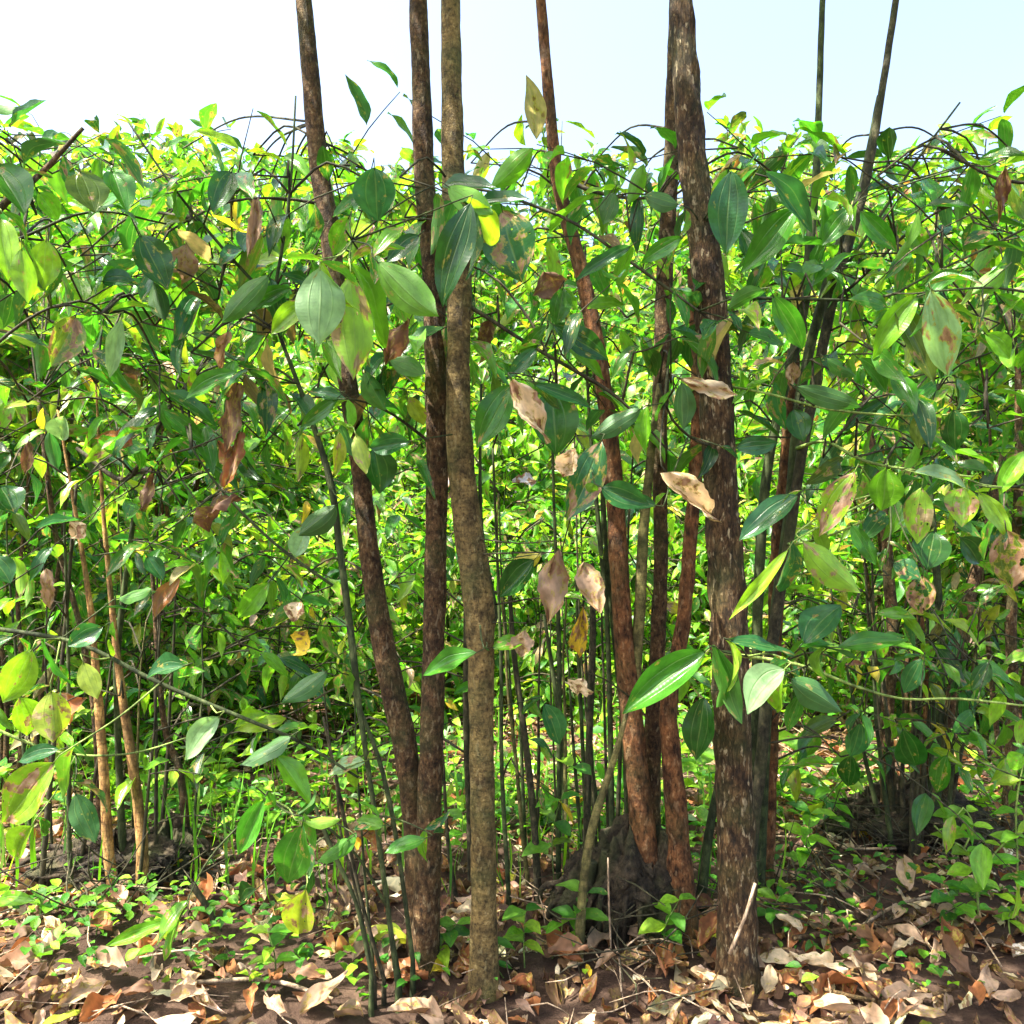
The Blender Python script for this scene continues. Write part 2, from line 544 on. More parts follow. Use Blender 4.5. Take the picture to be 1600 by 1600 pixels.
# ------------------------------------------------------------------ ground
gx = np.concatenate([[-600, -200, -60, -20, -9], np.linspace(-6, 6, 161), [9, 20, 60, 200, 600]])
gy = np.concatenate([[-300, -60, -10, -2], np.linspace(-1, 12, 175), [16, 30, 80, 250, 900]])
GX, GY = np.meshgrid(gx, gy, indexing='ij')
near = (np.abs(GX) < 7) & (GY < 13)
GZ = np.where(near, ground_z(GX, GY), 0.0)
mb = MB()
ii, jj = np.meshgrid(np.arange(len(gx) - 1), np.arange(len(gy) - 1), indexing='ij')
w_ = len(gy)
q = np.stack([ii * w_ + jj, (ii + 1) * w_ + jj, (ii + 1) * w_ + jj + 1, ii * w_ + jj + 1], -1).reshape(-1, 4)
mb.add(np.stack([GX, GY, GZ], -1).reshape(-1, 3), q)
tag(mb.build('ground', M['soil']), kind='structure')


def patch(x, y):
    return np.sin(x * 4.3 + 2 + np.sin(y * 3)) + np.sin(y * 7 + x * 2) * 0.8 + 0.5 * np.sin(x * 11 + y * 5)


def litter(n, xr, yr, wts, size=(0.02, 0.085), lift=0.025, tilt=0.24, dmg=(0, 0.5)):
    x = RS.uniform(*xr, n)
    y = yr[0] + (yr[1] - yr[0]) * RS.uniform(0, 1, n) ** 1.3
    kp_ = patch(x, y) + RS.normal(0, 0.45, n) > -0.95
    x, y = x[kp_], y[kp_]
    n = len(x)
    z = ground_z(x, y) + RS.uniform(0.0, lift, n)
    a = RS.uniform(0, 6.283, n)
    d = np.stack([np.cos(a), np.sin(a), RS.normal(0.05, tilt, n)], -1)
    up = np.stack([RS.normal(0, tilt, n), RS.normal(0, tilt, n), np.where(RS.uniform(0, 1, n) < 0.5, 1.0, -1.0)], -1)
    m_ = MB()
    scatter_leaves(m_, DEAD_T, np.stack([x, y, z], -1), d, up, RS.uniform(*size, n), pick_cols(n, wts, dmg, 0.3))
    return m_


tag(litter(17000, (-3.2, 3.2), (1.25, 5.0), {'pink': 20, 'brown': 44, 'tan': 16, 'rust': 16, 'yellow': 1.5, 'yg': 2}).build('leaf_litter', M['dead'], attrs=True),
    'carpet of dry pinkish brown fallen leaves covering the soil between the trees', 'leaf litter', kind='stuff')

# low green ground cover beyond the first trees
n = 26000
x = RS.uniform(-5.5, 5.5, n)
y = 2.55 + 7.5 * RS.uniform(0, 1, n) ** 1.5
keep = (np.sin(x * 2.1 + 1.0) + np.sin(y * 2.9 + x) + RS.normal(0, 0.8, n)) > -0.9
x, y = x[keep], y[keep]
n = len(x)
z = ground_z(x, y) + 0.02 + 0.20 * RS.uniform(0, 1, n) ** 1.6
a = RS.uniform(0, 6.283, n)
mb = MB()
scatter_leaves(mb, HERB_T, np.stack([x, y, z], -1), np.stack([np.cos(a), np.sin(a), RS.normal(0.15, 0.3, n)], -1),
               np.stack([RS.normal(0, .25, n), RS.normal(0, .25, n), np.ones(n)], -1), RS.uniform(0.025, 0.075, n),
               pick_cols(n, {'fresh': 40, 'lime': 30, 'mid': 24, 'pale': 6}, (0, 0.15)))
m2_ = 6500
x2 = RS.uniform(-2.2, 2.2, m2_)
y2 = RS.uniform(1.65, 2.9, m2_)
kp = (-patch(x2, y2) + RS.normal(0, 0.5, m2_)) > 0.45
x2, y2 = x2[kp], y2[kp]
m2_ = len(x2)
a2 = RS.uniform(0, 6.283, m2_)
scatter_leaves(mb, HERB_T, np.stack([x2, y2, ground_z(x2, y2) + 0.02 + RS.uniform(0, 0.07, m2_)], -1), np.stack([np.cos(a2), np.sin(a2), RS.normal(0.2, 0.3, m2_)], -1),
               np.stack([RS.normal(0, .25, m2_), RS.normal(0, .25, m2_), np.ones(m2_)], -1), RS.uniform(0.012, 0.04, m2_), pick_cols(m2_, {'fresh': 40, 'lime': 14, 'mid': 46}, (0, 0.1)))
nb = 6000
x = RS.uniform(-5, 5, nb)
y = 2.1 + 7 * RS.uniform(0, 1, nb) ** 1.4
kg = ~((x > 0.7) & (y < 3.4))
x, y = x[kg], y[kg]
nb = len(x)
a = RS.uniform(0, 6.283, nb)
scatter_leaves(mb, BLADE_T, np.stack([x, y, ground_z(x, y)], -1), np.stack([0.5 * np.cos(a), 0.5 * np.sin(a), np.ones(nb)], -1),
               np.stack([np.cos(a), np.sin(a), np.zeros(nb)], -1), RS.uniform(0.08, 0.26, nb), pick_cols(nb, {'fresh': 50, 'lime': 30, 'mid': 20}, (0, 0.1)))
gc_ = mb
mb = MB()
for k in range(900):
    xx, yy = RS.uniform(-2.4, 2.4), RS.uniform(1.35, 4.2)
    a_ = RS.uniform(0, 6.283)
    l_ = RS.uniform(0.03, 0.22)
    zz = float(ground_z(xx, yy)) + RS.uniform(0.015, 0.05)
    dx, dy = math.cos(a_) * l_, math.sin(a_) * l_
    r_ = RS.uniform(0.0007, 0.0028)
    tube(mb, spline([[xx, yy, zz, r_], [xx + dx * .5 + RS.normal(0, .01), yy + dy * .5 + RS.normal(0, .01), zz + RS.uniform(-.005, .025), r_ * .9], [xx + dx, yy + dy, zz + RS.uniform(-.02, .03), r_ * .5]], 0.03), 4)
tag(mb.build('twig_litter', M['dry']), 'thin broken dry twigs strewn over the fallen leaves', 'twigs', kind='stuff')
mb = gc_
tag(mb.build('ground_cover', M['herb'], attrs=True), 'bright green herbs and grass carpeting the ground behind the trunks', 'ground cover', kind='stuff')

# ------------------------------------------------------------------ background cinnamon bushes
def unit(v):
    return v / (np.linalg.norm(v) + 1e-9)


def grow_bush(seed, H, R, nst, nbr, low=0.22, leaf=(0.085, 0.145), dens=1.0, thick=0.013, wts=None):
    """returns stem paths, twig mesh builder and foliage builder, base at the origin"""
    rs = np.random.RandomState(seed)
    stems, tw, fo = [], MB(), MB()
    pos, dirs, ups, size = [], [], [], []

    def leaves_on(path, every, first=0.25):
        s = np.cumsum(np.r_[0, np.linalg.norm(np.diff(path[:, :3], axis=0), axis=1)])
        tot = s[-1]
        k = first * tot
        flip = rs.uniform(0, 3.14)
        while k < tot:
            i = min(np.searchsorted(s, k), len(path) - 1)
            d = unit(path[i, :3] - path[max(i - 1, 0), :3])
            side = unit(np.cross(d, [0, 0, 1]) + rs.normal(0, 0.15, 3))
            up_ = np.cross(side, d)
            flip += 1.4
            side = side * math.cos(flip * 0.5) + up_ * math.sin(flip * 0.5) * 0.6
            for sg in (-1, 1):
                if rs.uniform() < 0.55 * dens:
                    dd = unit(side * sg * 0.9 + d * 0.65 + np.array([0, 0, -rs.uniform(0.0, 0.75)]) + rs.normal(0, 0.18, 3))
                    pos.append(path[i, :3] + dd * 0.012)
                    dirs.append(dd)
                    ups.append(unit(np.array([0, 0, 1.0]) + rs.normal(0, 0.42, 3)))
                    size.append(rs.uniform(*leaf))
            k += every * rs.uniform(0.7, 1.3)
        dd = unit(d + rs.normal(0, 0.2, 3) + [0, 0, -0.3])
        pos.append(path[-1, :3]); dirs.append(dd); ups.append(unit(np.array([0, 0, 1.0]) + rs.normal(0, 0.3, 3))); size.append(rs.uniform(*leaf))

    for s in range(nst):
        a = rs.uniform(0, 6.283)
        b0 = np.array([math.cos(a), math.sin(a), 0]) * rs.uniform(0.02, 0.10)
        h = H * rs.uniform(0.72, 1.0)
        lean = R * rs.uniform(0.1, 0.65)
        top = b0 + np.array([math.cos(a) * lean, math.sin(a) * lean, h])
        r0 = thick * rs.uniform(0.7, 1.3)
        pts = []
        for t in np.linspace(0, 1, 6):
            p = b0 * (1 - t) + top * t + np.array([math.cos(a), math.sin(a), 0]) * (-0.12 * math.sin(math.pi * t)) * lean
            p = p + rs.normal(0, 0.02, 3) * (t > 0)
            pts.append([*p, r0 * (1 - 0.8 * t)])
        path = spline(pts, 0.06)
        stems.append(path)
        leaves_on(path[int(len(path) * 0.72):], 0.045, 0.0)
        for b in range(nbr):
            t = low + (1 - low) * ((b + rs.uniform(0, 1)) / nbr)
            i = int(t * (len(path) - 1))
            aa = rs.uniform(0, 6.283)
            Lb = R * rs.uniform(0.45, 1.0) * (1.05 - 0.45 * t)
            d0 = np.array([math.cos(aa), math.sin(aa), rs.uniform(0.1, 0.9)])
            d0 = unit(d0)
            p0 = path[i, :3]
            bp = [[*p0, 0.0045], [*(p0 + d0 * Lb * 0.35), 0.0036], [*(p0 + d0 * Lb * 0.7 + np.array([0, 0, -0.08 * Lb]) + rs.normal(0, 0.02, 3)), 0.0028],
                  [*(p0 + d0 * Lb + np.array([0, 0, -0.28 * Lb]) + rs.normal(0, 0.02, 3)), 0.0015]]
            bp = spline(bp, 0.05)
            tube(tw, bp, 4)
            leaves_on(bp, 0.062)
            for k in range(rs.randint(2, 4)):
                j = rs.randint(len(bp) // 4, len(bp))
                dd = unit(unit(bp[j, :3] - bp[j - 1, :3]) * 0.7 + rs.normal(0, 0.55, 3) + [0, 0, 0.15])
                Lt = rs.uniform(0.12, 0.30)
                q0 = bp[j, :3]
                tp = spline([[*q0, 0.0022], [*(q0 + dd * Lt * 0.5), 0.0017], [*(q0 + dd * Lt + np.array([0, 0, -0.05])), 0.001]], 0.05)
                tube(tw, tp, 3)
                leaves_on(tp, 0.05, 0.15)
    n = len(pos)
    cols = pick_cols(n, wts or GREENS, (0.0, 0.42), 0.2, rs)
    scatter_leaves(fo, FAR_T, np.array(pos), np.array(dirs), np.array(ups), np.array(size), cols, rs.uniform(0.85, 1.25, n))
    return stems, tw, fo, n


def make_bush(kind_args, stem_mat):
    stems, tw, fo, n = grow_bush(**kind_args)
    sm = []
    for k, s in enumerate(stems):
        m_ = MB()
        tube(m_, s, 8, 0.05, k)
        sm.append(m_.mesh('stem', M[stem_mat]))
    return sm, tw.mesh('branches', M['twig']), fo.mesh('foliage', M['leaf'], attrs=True)


BUSH = [
    make_bush(dict(seed=1, H=2.9, R=0.75, nst=6, nbr=13, low=0.36), 'brown'),
    make_bush(dict(seed=2, H=3.3, R=0.85, nst=5, nbr=15, thick=0.017, low=0.42), 'red'),
    make_bush(dict(seed=3, H=2.5, R=0.7, nst=7, nbr=11), 'green'),
    make_bush(dict(seed=4, H=3.0, R=0.8, nst=6, nbr=12, low=0.45), 'brown'),
    make_bush(dict(seed=5, H=1.5, R=0.6, nst=7, nbr=9, low=0.12, thick=0.008, leaf=(0.07, 0.12), wts=YOUNG), 'green'),
    make_bush(dict(seed=6, H=1.1, R=0.55, nst=8, nbr=7, low=0.1, thick=0.006, leaf=(0.055, 0.10), wts=YOUNG), 'green'),
]


def place_bush(k, x, y, rz, s, label, group=None, name='cinnamon_bush', tilt=0):
    r = thing(name, (x, y, float(ground_z(x, y)) - 0.01), label, 'bush', group)
    r.rotation_euler = (tilt, 0, rz)
    r.scale = (s, s, s)
    sm, tw, fo = BUSH[k]
    for m_ in sm:
        link('stem', m_, r)
    link('branches', tw, r)
    link('foliage', fo, r)
    return r


# x by photo pixel of the bush's middle, depth, variant, size, label
MIDB = [
    (20, 2.9, 3, 0.82, 'dense leafy bush filling the left edge behind the pale glossy leaves'),
    (1590, 2.9, 0, 0.80, 'dense dark leaved bush at the right edge of the photo'),
    (1400, 3.7, 3, 0.90, 'leafy bush behind the multi stemmed clump right of the thick trunk'),
    (270, 4.6, 1, 0.90, 'tall leafy bush rising behind the yellow stemmed clump at left'),
    (-100, 3.8, 2, 1.0, 'leafy bush cut off by the left edge, second row'),
    (1720, 3.8, 1, 0.88, 'leafy bush cut off by the right edge, second row'),
    (100, 3.5, 5, 1.05, 'low lime bush behind the bare left stems'),
    (260, 3.4, 5, 0.95, 'low bright bush just right of the bare left stems'),
    (420, 3.6, 5, 1.0, 'low bright bush behind the thin arching sapling'),
    (560, 4.0, 5, 1.05, 'low lime bush behind the leaning trunk'),
    (700, 4.4, 5, 1.1, 'low bright bush in the narrow gap left of the olive trunk'),
    (860, 4.2, 5, 1.0, 'low bright bush behind the slender central poles'),
    (1010, 4.6, 5, 1.1, 'low lime bush behind the reddish stems'),
    (1240, 4.0, 5, 1.05, 'low bright bush just right of the thick trunk'),
    (1330, 4.6, 4, 1.0, 'young lime bush behind the fanning dark stems'),
    (1490, 3.9, 5, 1.2, 'young bright bush behind the far right mound'),
    (30, 4.4, 4, 1.05, 'young lime bush in the second row at far left'),
    (180, 5.0, 4, 1.2, 'young lime bush in the second row behind the yellow stems'),
    (370, 5.0, 4, 1.2, 'young bright bush in the second row left of the sapling'),
    (520, 5.4, 4, 1.3, 'young bright bush seen left of the leaning trunk, second row'),
    (650, 5.6, 4, 1.35, 'young bright bush framed by the leaning and upright stems'),
    (800, 5.4, 4, 1.25, 'young bright bush right of the olive trunk, second row'),
    (940, 5.8, 4, 1.4, 'young bright bush behind the central stump, second row'),
    (1090, 5.5, 4, 1.35, 'young bright bush left of the thick trunk, second row'),
    (1250, 5.6, 4, 1.4, 'young bright bush right of the thick trunk, second row'),
    (1430, 5.2, 4, 1.3, 'taller young bush in the second row at right'),
    (1600, 5.0, 4, 1.3, 'young bush in the second row at the right edge'),
]
for px, Y, k, s, lab in MIDB:
    place_bush(k, (px - 800) / F * Y, Y, RS.uniform(0, 6.28), s, lab, tilt=RS.normal(0, 0.03))
# further rows, each taller than the one before it: depth, count, variants, size
rows = [(7.0, 10, (2, 4, 2), (1.08, 1.75)), (8.8, 11, (0, 2, 3), (1.28, 1.3)), (11.0, 12, (0, 1, 3), (1.72, 1.5)), (14.5, 14, (0, 1, 3), (2.35, 1.9)), (20, 16, (0, 1, 3), (3.35, 2.7))]
for ri, (Y, cnt, ks, (s0, s4)) in enumerate(rows):
    for c in range(cnt):
        px = -120 + 1840 * (c + 0.5 + RS.uniform(-0.3, 0.3)) / cnt
        k = int(RS.choice(ks))
        s = (s4 if k == 4 else s0) * RS.uniform(0.80, 1.13) * (0.88 if 730 < px < 830 else 1)
        yy = Y + RS.uniform(-0.4, 0.4)
        place_bush(k, (px - 800) / F * yy, yy, RS.uniform(0, 6.28), s, 'sunlit bush in the far green mass behind the plantation', 'far background bushes')

# ------------------------------------------------------------------ front trees
SAMP = []      # (point, tree key) of everything a leaf stalk can spring from
TREES = {}


def path_px(rows, Y, step=0.02, up=None, Y2=None):
    """rows: px, py, width px ; Y depth (Y2 = depth at the last row)"""
    pts = []
    for i, (px, py, w) in enumerate(rows):
        t = i / max(1, len(rows) - 1)
        yy = Y + ((Y2 - Y) * t if Y2 is not None else 0)
        pts.append([*P(px, py, yy), w * 0.5 / F * yy])
    return spline(pts, step)


def new_tree(key, px, Y, label, cat='tree', name='cinnamon_tree', group=None):
    x = (px - 800) / F * Y
    r = thing(name, (x, Y, float(ground_z(x, Y))), label, cat, group)
    TREES[key] = r
    return r


def stem(key, rows, Y, mat, sides=20, rough=0.05, Y2=None, name='stem', ground=False, register=True, label=None):
    r = TREES[key]
    p = path_px(rows, Y, 0.012 if rows[0][2] > 12 else 0.03, Y2=Y2)
    if ground:       # lowest end runs into the soil
        e = p[-1].copy()
        if p[0, 2] < p[-1, 2]:
            e = p[0].copy()
        gz = float(ground_z(e[0], e[1])) - 0.03
        if e[2] > gz:
            add = spline([e, [e[0], e[1], gz, e[3] * 1.5]], 0.015)[1:]
            p = np.vstack([p, add]) if p[0, 2] > p[-1, 2] else np.vstack([add[::-1], p])
    m_ = MB()
    tube(m_, p, sides, rough, len(SAMP))
    o = m_.build(name, M[mat], r, org=r.location)
    if label:
        o['label'] = label
    if register:
        for q_ in p[::3]:
            SAMP.append((q_[:3].copy(), key, q_[3]))
    return o


new_tree('H', 1152, 1.75, 'thickest trunk, right of centre, dark brown with pale flaking bark')
stem('H', [(1050, -420, 28), (1058, -200, 32), (1064, 0, 37), (1074, 150, 41), (1085, 275, 45), (1095, 350, 47), (1108, 450, 49), (1115, 560, 50), (1122, 680, 52), (1128, 800, 53), (1135, 900, 57),
           (1140, 1000, 57), (1143, 1100, 58), (1146, 1200, 58), (1150, 1300, 58), (1152, 1400, 59), (1152, 1480, 62), (1152, 1530, 70)], 1.75, 'flake', 32, 0.06, name='trunk', ground=True)
new_tree('C', 756, 1.75, 'olive brown ringed trunk swelling midway, rightmost of the three trunks left of centre')
stem('C', [(690, -420, 24), (700, -200, 28), (704, 0, 30), (706, 150, 33), (708, 275, 36), (714, 360, 38), (718, 450, 39), (716, 560, 36), (716, 650, 39), (722, 740, 42), (732, 830, 45), (745, 920, 48), (751, 1000, 44),
           (752, 1100, 39), (753, 1200, 38), (755, 1300, 39), (756, 1400, 40), (756, 1480, 44), (756, 1535, 52)], 1.75, 'olive', 28, 0.05, name='trunk', ground=True)
new_tree('AB', 660, 1.86, 'forked cinnamon tree of two reddish brown stems, one upright, one leaning left')
stem('AB', [(640, -420, 22), (650, -100, 26), (658, 130, 30), (663, 275, 32), (670, 350, 34), (678, 450, 34), (680, 560, 34), (684, 700, 36), (682, 800, 34), (680, 900, 34), (678, 1000, 35), (676, 1100, 36),
            (673, 1200, 38), (670, 1300, 40), (667, 1400, 42), (664, 1500, 48)], 1.84, 'brown', 26, 0.05, name='trunk', ground=True, label='upright reddish brown stem')
stem('AB', [(440, -350, 20), (470, -50, 24), (488, 150, 28), (500, 275, 30), (512, 340, 32), (525, 450, 30), (538, 560, 28), (550, 640, 30), (562, 720, 30), (570, 800, 30), (582, 900, 32), (596, 990, 34),
            (614, 1080, 37), (630, 1150, 38), (642, 1230, 38), (649, 1300, 38), (654, 1400, 40), (658, 1500, 44)], 1.88, 'brown', 24, 0.05, name='trunk', ground=True, label='leaning dark red brown stem')

new_tree('S', 990, 2.0, 'coppiced cinnamon tree of slim reddish stems rising from a dark gnarled stump')
stem('S', [(820, -300, 14), (845, 0, 16), (860, 180, 18), (870, 275, 20), (885, 340, 22), (910, 430, 24), (930, 530, 26), (945, 620, 26), (955, 700, 28), (962, 800, 28), (968, 900, 30), (975, 1000, 30),
           (985, 1100, 34), (995, 1200, 36), (1003, 1290, 40), (1008, 1350, 46)], 2.0, 'red', 22, 0.06, ground=True, label='reddish brown stem leaning left')
stem('S', [(1066, -300, 16), (1056, 0, 20), (1050, 180, 22), (1048, 275, 24), (1040, 400, 26), (1036, 500, 26), (1033, 600, 24), (1030, 700, 24), (1032, 800, 22), (1032, 900, 22), (1028, 1000, 24), (1022, 1100, 26), (1018, 1200, 28),
           (1016, 1290, 34), (1014, 1350, 40)], 2.05, 'brown', 20, 0.06, ground=True)
stem('S', [(1080, 420, 12), (1088, 560, 18), (1090, 650, 20), (1086, 750, 20), (1078, 850, 22), (1070, 950, 22), (1058, 1030, 24), (1045, 1090, 28), (1048, 1170, 30), (1056, 1260, 34), (1060, 1340, 40), (1064, 1440, 56)],
     1.98, 'red', 20, 0.08, ground=True, label='orange brown crooked stem beside the thick trunk')
stem('S', [(1030, 600, 8), (1018, 700, 12), (1010, 780, 15), (1004, 850, 17), (1000, 950, 18), (994, 1050, 17), (996, 1180, 18), (1000, 1320, 20)], 2.0, 'shoot', 12, 0.03, ground=True, label='green young stem')


def mound(key, px, pyb, Y, w, h, d, mat, seed, name='stump', spikes=0):
    r = TREES[key]
    c = P(px, pyb, Y)
    c[2] = float(ground_z(c[0], c[1])) - 0.02
    rs = np.random.RandomState(seed)
    na, nh = 72, 40
    th = np.linspace(0, 2 * math.pi, na, endpoint=False)
    tt = np.linspace(0, 1, nh)
    T, A = np.meshgrid(tt, th, indexing='ij')
    rad = (1 - T ** 3.2) ** 0.5 * (1.2 - 0.3 * T)
    rad = rad * (1 + 0.10 * np.sin(T * 9 + A * 2 + seed) * np.sin(A * 3 + seed) + 0.07 * np.sin(T * 17 - A * 5))
    for q_ in range(16):
        k = rs.randint(2, 11)
        rad = rad * (1 + 0.045 * rs.uniform(0.3, 1) * np.sin(k * A + rs.uniform(-9, 9) * T + rs.uniform(0, 6.28)))
    rad *= 1 + rs.normal(0, 0.05, rad.shape)
    hh = h * (T + 0.12 * np.sin(3 * A + 1) * T + 0.08 * np.sin(7 * A) * T + 0.02 * rs.normal(0, 1, T.shape) * T)
    v = np.stack([c[0] + rad * np.cos(A) * w / 2, c[1] + rad * np.sin(A) * d / 2, c[2] + hh], -1).reshape(-1, 3)
    i = np.arange(nh - 1)[:, None] * na
    j = np.arange(na)[None, :]
    q_ = np.stack([i + j, i + (j + 1) % na, i + na + (j + 1) % na, i + na + j], -1).reshape(-1, 4)
    m_ = MB()
    m_.add(v, q_)
    # roots and cut stubs of the old stool
    for k in range(spikes):
        a = rs.uniform(0, 6.28)
        p0 = np.array([c[0] + math.cos(a) * w * 0.30, c[1] + math.sin(a) * d * 0.30, c[2] + h * rs.uniform(0.5, 0.85)])
        p1 = np.array([c[0] + math.cos(a) * w * rs.uniform(.55, .8), c[1] + math.sin(a) * d * rs.uniform(.55, .8), c[2] + rs.uniform(-0.01, 0.02)])
        mid = (p0 + p1) / 2 + [math.cos(a) * 0.03, math.sin(a) * 0.03, 0.03]
        tube(m_, spline([[*p0, 0.008], [*mid, 0.007], [*p1, 0.003]], 0.012), 8, 0.15, k)
    return m_.build(name, M[mat], r, org=r.location)


mound('S', 985, 1445, 2.02, 0.23, 0.25, 0.2, 'stump', 3, spikes=9)
mound('S', 915, 1450, 2.02, 0.17, 0.17, 0.16, 'stump', 4, spikes=5)
for k, (px, py, w) in enumerate([(915, 1345, 26), (945, 1330, 20), (1040, 1300, 26)]):
    stem('S', [(px + 4, py, w), (px, py + 40, w * 1.1), (px, py + 110, w * 1.3)], 1.99, 'stump', 12, 0.12, name='cut_stub', register=False)

new_tree('R', 1200, 2.12, 'clump of dark slender stems fanning up to the right beside the thick trunk')
stem('R', [(1430, -200, 8), (1380, 130, 11), (1355, 275, 13), (1335, 350, 15), (1310, 430, 16), (1290, 520, 16), (1272, 610, 16), (1256, 690, 16), (1243, 770, 16), (1232, 850, 16), (1218, 930, 17), (1206, 1010, 18),
           (1197, 1100, 18), (1188, 1200, 19), (1180, 1260, 19), (1170, 1360, 20), (1160, 1420, 22)], 2.10, 'twig', 16, 0.05, ground=True)
stem('R', [(1290, -150, 8), (1280, 150, 10), (1275, 275, 12), (1268, 350, 14), (1262, 430, 16), (1250, 510, 16), (1232, 580, 15), (1215, 650, 15), (1198, 740, 15), (1190, 830, 16), (1184, 950, 16), (1182, 1100, 16), (1178, 1250, 18), (1175, 1420, 20)],
     2.14, 'green', 14, 0.05, ground=True)
stem('R', [(1375, 150, 10), (1345, 300, 13), (1312, 380, 15), (1285, 470, 15), (1262, 560, 15), (1246, 650, 15), (1236, 760, 14), (1225, 860, 15), (1210, 960, 14), (1200, 1100, 14), (1190, 1300, 16), (1185, 1420, 18)], 2.18, 'green', 14, 0.05, ground=True)
stem('R', [(1240, 545, 18), (1236, 600, 20), (1228, 700, 16), (1215, 850, 20), (1212, 960, 22), (1208, 1100, 20), (1200, 1300, 22), (1196, 1410, 24)], 2.22, 'red', 14, 0.1, ground=True, name='broken_stem')
stem('R', [(1140, 1130, 10), (1124, 1220, 13), (1108, 1300, 14), (1096, 1400, 15)], 2.1, 'green', 10, 0.03, ground=True)

new_tree('T', 610, 1.7, 'thin dark green sapling arching up left of the leaning trunk')
stem('T', [(462, 150, 3), (455, 275, 4), (442, 380, 5), (428, 470, 6), (436, 520, 6), (466, 600, 7), (495, 680, 9), (518, 760, 11), (530, 850, 11), (543, 950, 11), (553, 1030, 11), (562, 1110, 9), (575, 1200, 8), (590, 1300, 8),
           (606, 1420, 8), (622, 1540, 9)], 1.68, 'green', 10, 0.03, ground=True)
stem('T', [(552, 1080, 5), (590, 1180, 7), (610, 1260, 8), (625, 1350, 7), (645, 1500, 8)], 1.72, 'green', 8, 0.03, ground=True)
stem('T', [(480, 1230, 4), (520, 1330, 7), (556, 1410, 6), (580, 1520, 7)], 1.66, 'green', 8, 0.03, ground=True)
stem('T', [(505, 1120, 4), (528, 1230, 6), (548, 1330, 6), (568, 1420, 6), (600, 1530, 7)], 1.70, 'twig', 8, 0.03, ground=True)

new_tree('L', 195, 2.12, 'clump of yellowish and orange brown bare stems at lower left')
for rows_, mt, Y in [([(90, 640, 3), (118, 800, 6), (140, 940, 9), (150, 1050, 12), (158, 1150, 14), (165, 1250, 15), (167, 1300, 16), (176, 1390, 17)], 'orange', 2.12),
                     ([(150, 600, 3), (160, 780, 6), (176, 960, 9), (190, 1080, 12), (205, 1180, 15), (215, 1250, 16), (222, 1320, 17), (222, 1390, 19)], 'orange', 2.12),
                     ([(210, 800, 7), (185, 1000, 10), (183, 1100, 10), (188, 1250, 11), (195, 1380, 12)], 'green', 2.2),
                     ([(235, 850, 6), (255, 1120, 9), (280, 1200, 11), (290, 1290, 13), (292, 1350, 13)], 'brown', 2.35),
                     ([(100, 800, 4), (106, 1000, 5), (108, 1150, 7), (108, 1300, 7), (112, 1400, 8)], 'green', 2.1),
                     ([(120, 750, 5), (100, 1000, 6), (88, 1120, 7), (76, 1250, 8), (64, 1390, 9)], 'twig', 2.12),
                     ([(60, 620, 6), (75, 750, 8), (90, 850, 8), (130, 1000, 9), (150, 1150, 9), (160, 1380, 12)], 'brown', 2.25)]:
    stem('L', rows_, Y, mt, 10, 0.05, ground=True)
mound('L', 180, 1400, 2.22, 0.40, 0.13, 0.2, 'stump', 8, spikes=6)
mound('L', 265, 1350, 2.34, 0.16, 0.14, 0.16, 'stump', 9, spikes=4)

new_tree('Z', 1440, 2.5, 'clump of dark stems on a brown rooty mound at far right')
for rows_, mt, Y in [([(1440, 650, 6), (1455, 780, 8), (1464, 900, 11), (1470, 1000, 12), (1470, 1080, 12), (1465, 1200, 15), (1458, 1290, 18)], 'green', 2.5),
                     ([(1570, 700, 10), (1545, 820, 14), (1525, 890, 17), (1510, 960, 19), (1500, 1030, 20), (1487, 1100, 19), (1477, 1180, 20), (1465, 1290, 24)], 'brown', 2.52),
                     ([(1590, 560, 9), (1592, 700, 12), (1590, 800, 14), (1583, 900, 15), (1580, 1000, 16), (1583, 1100, 17), (1575, 1280, 20)], 'brown', 2.6),
                     ([(1350, 620, 8), (1380, 800, 14), (1390, 920, 18), (1395, 1000, 18), (1385, 1150, 20), (1392, 1290, 28)], 'brown', 2.5),
                     ([(1420, 850, 8), (1440, 980, 10), (1448, 1080, 10), (1445, 1180, 12), (1440, 1290, 16)], 'red', 2.55)]:
    stem('Z', rows_, Y, mt, 10, 0.05, ground=True)
mound('Z', 1425, 1310, 2.55, 0.42, 0.17, 0.3, 'stump', 12, spikes=9)

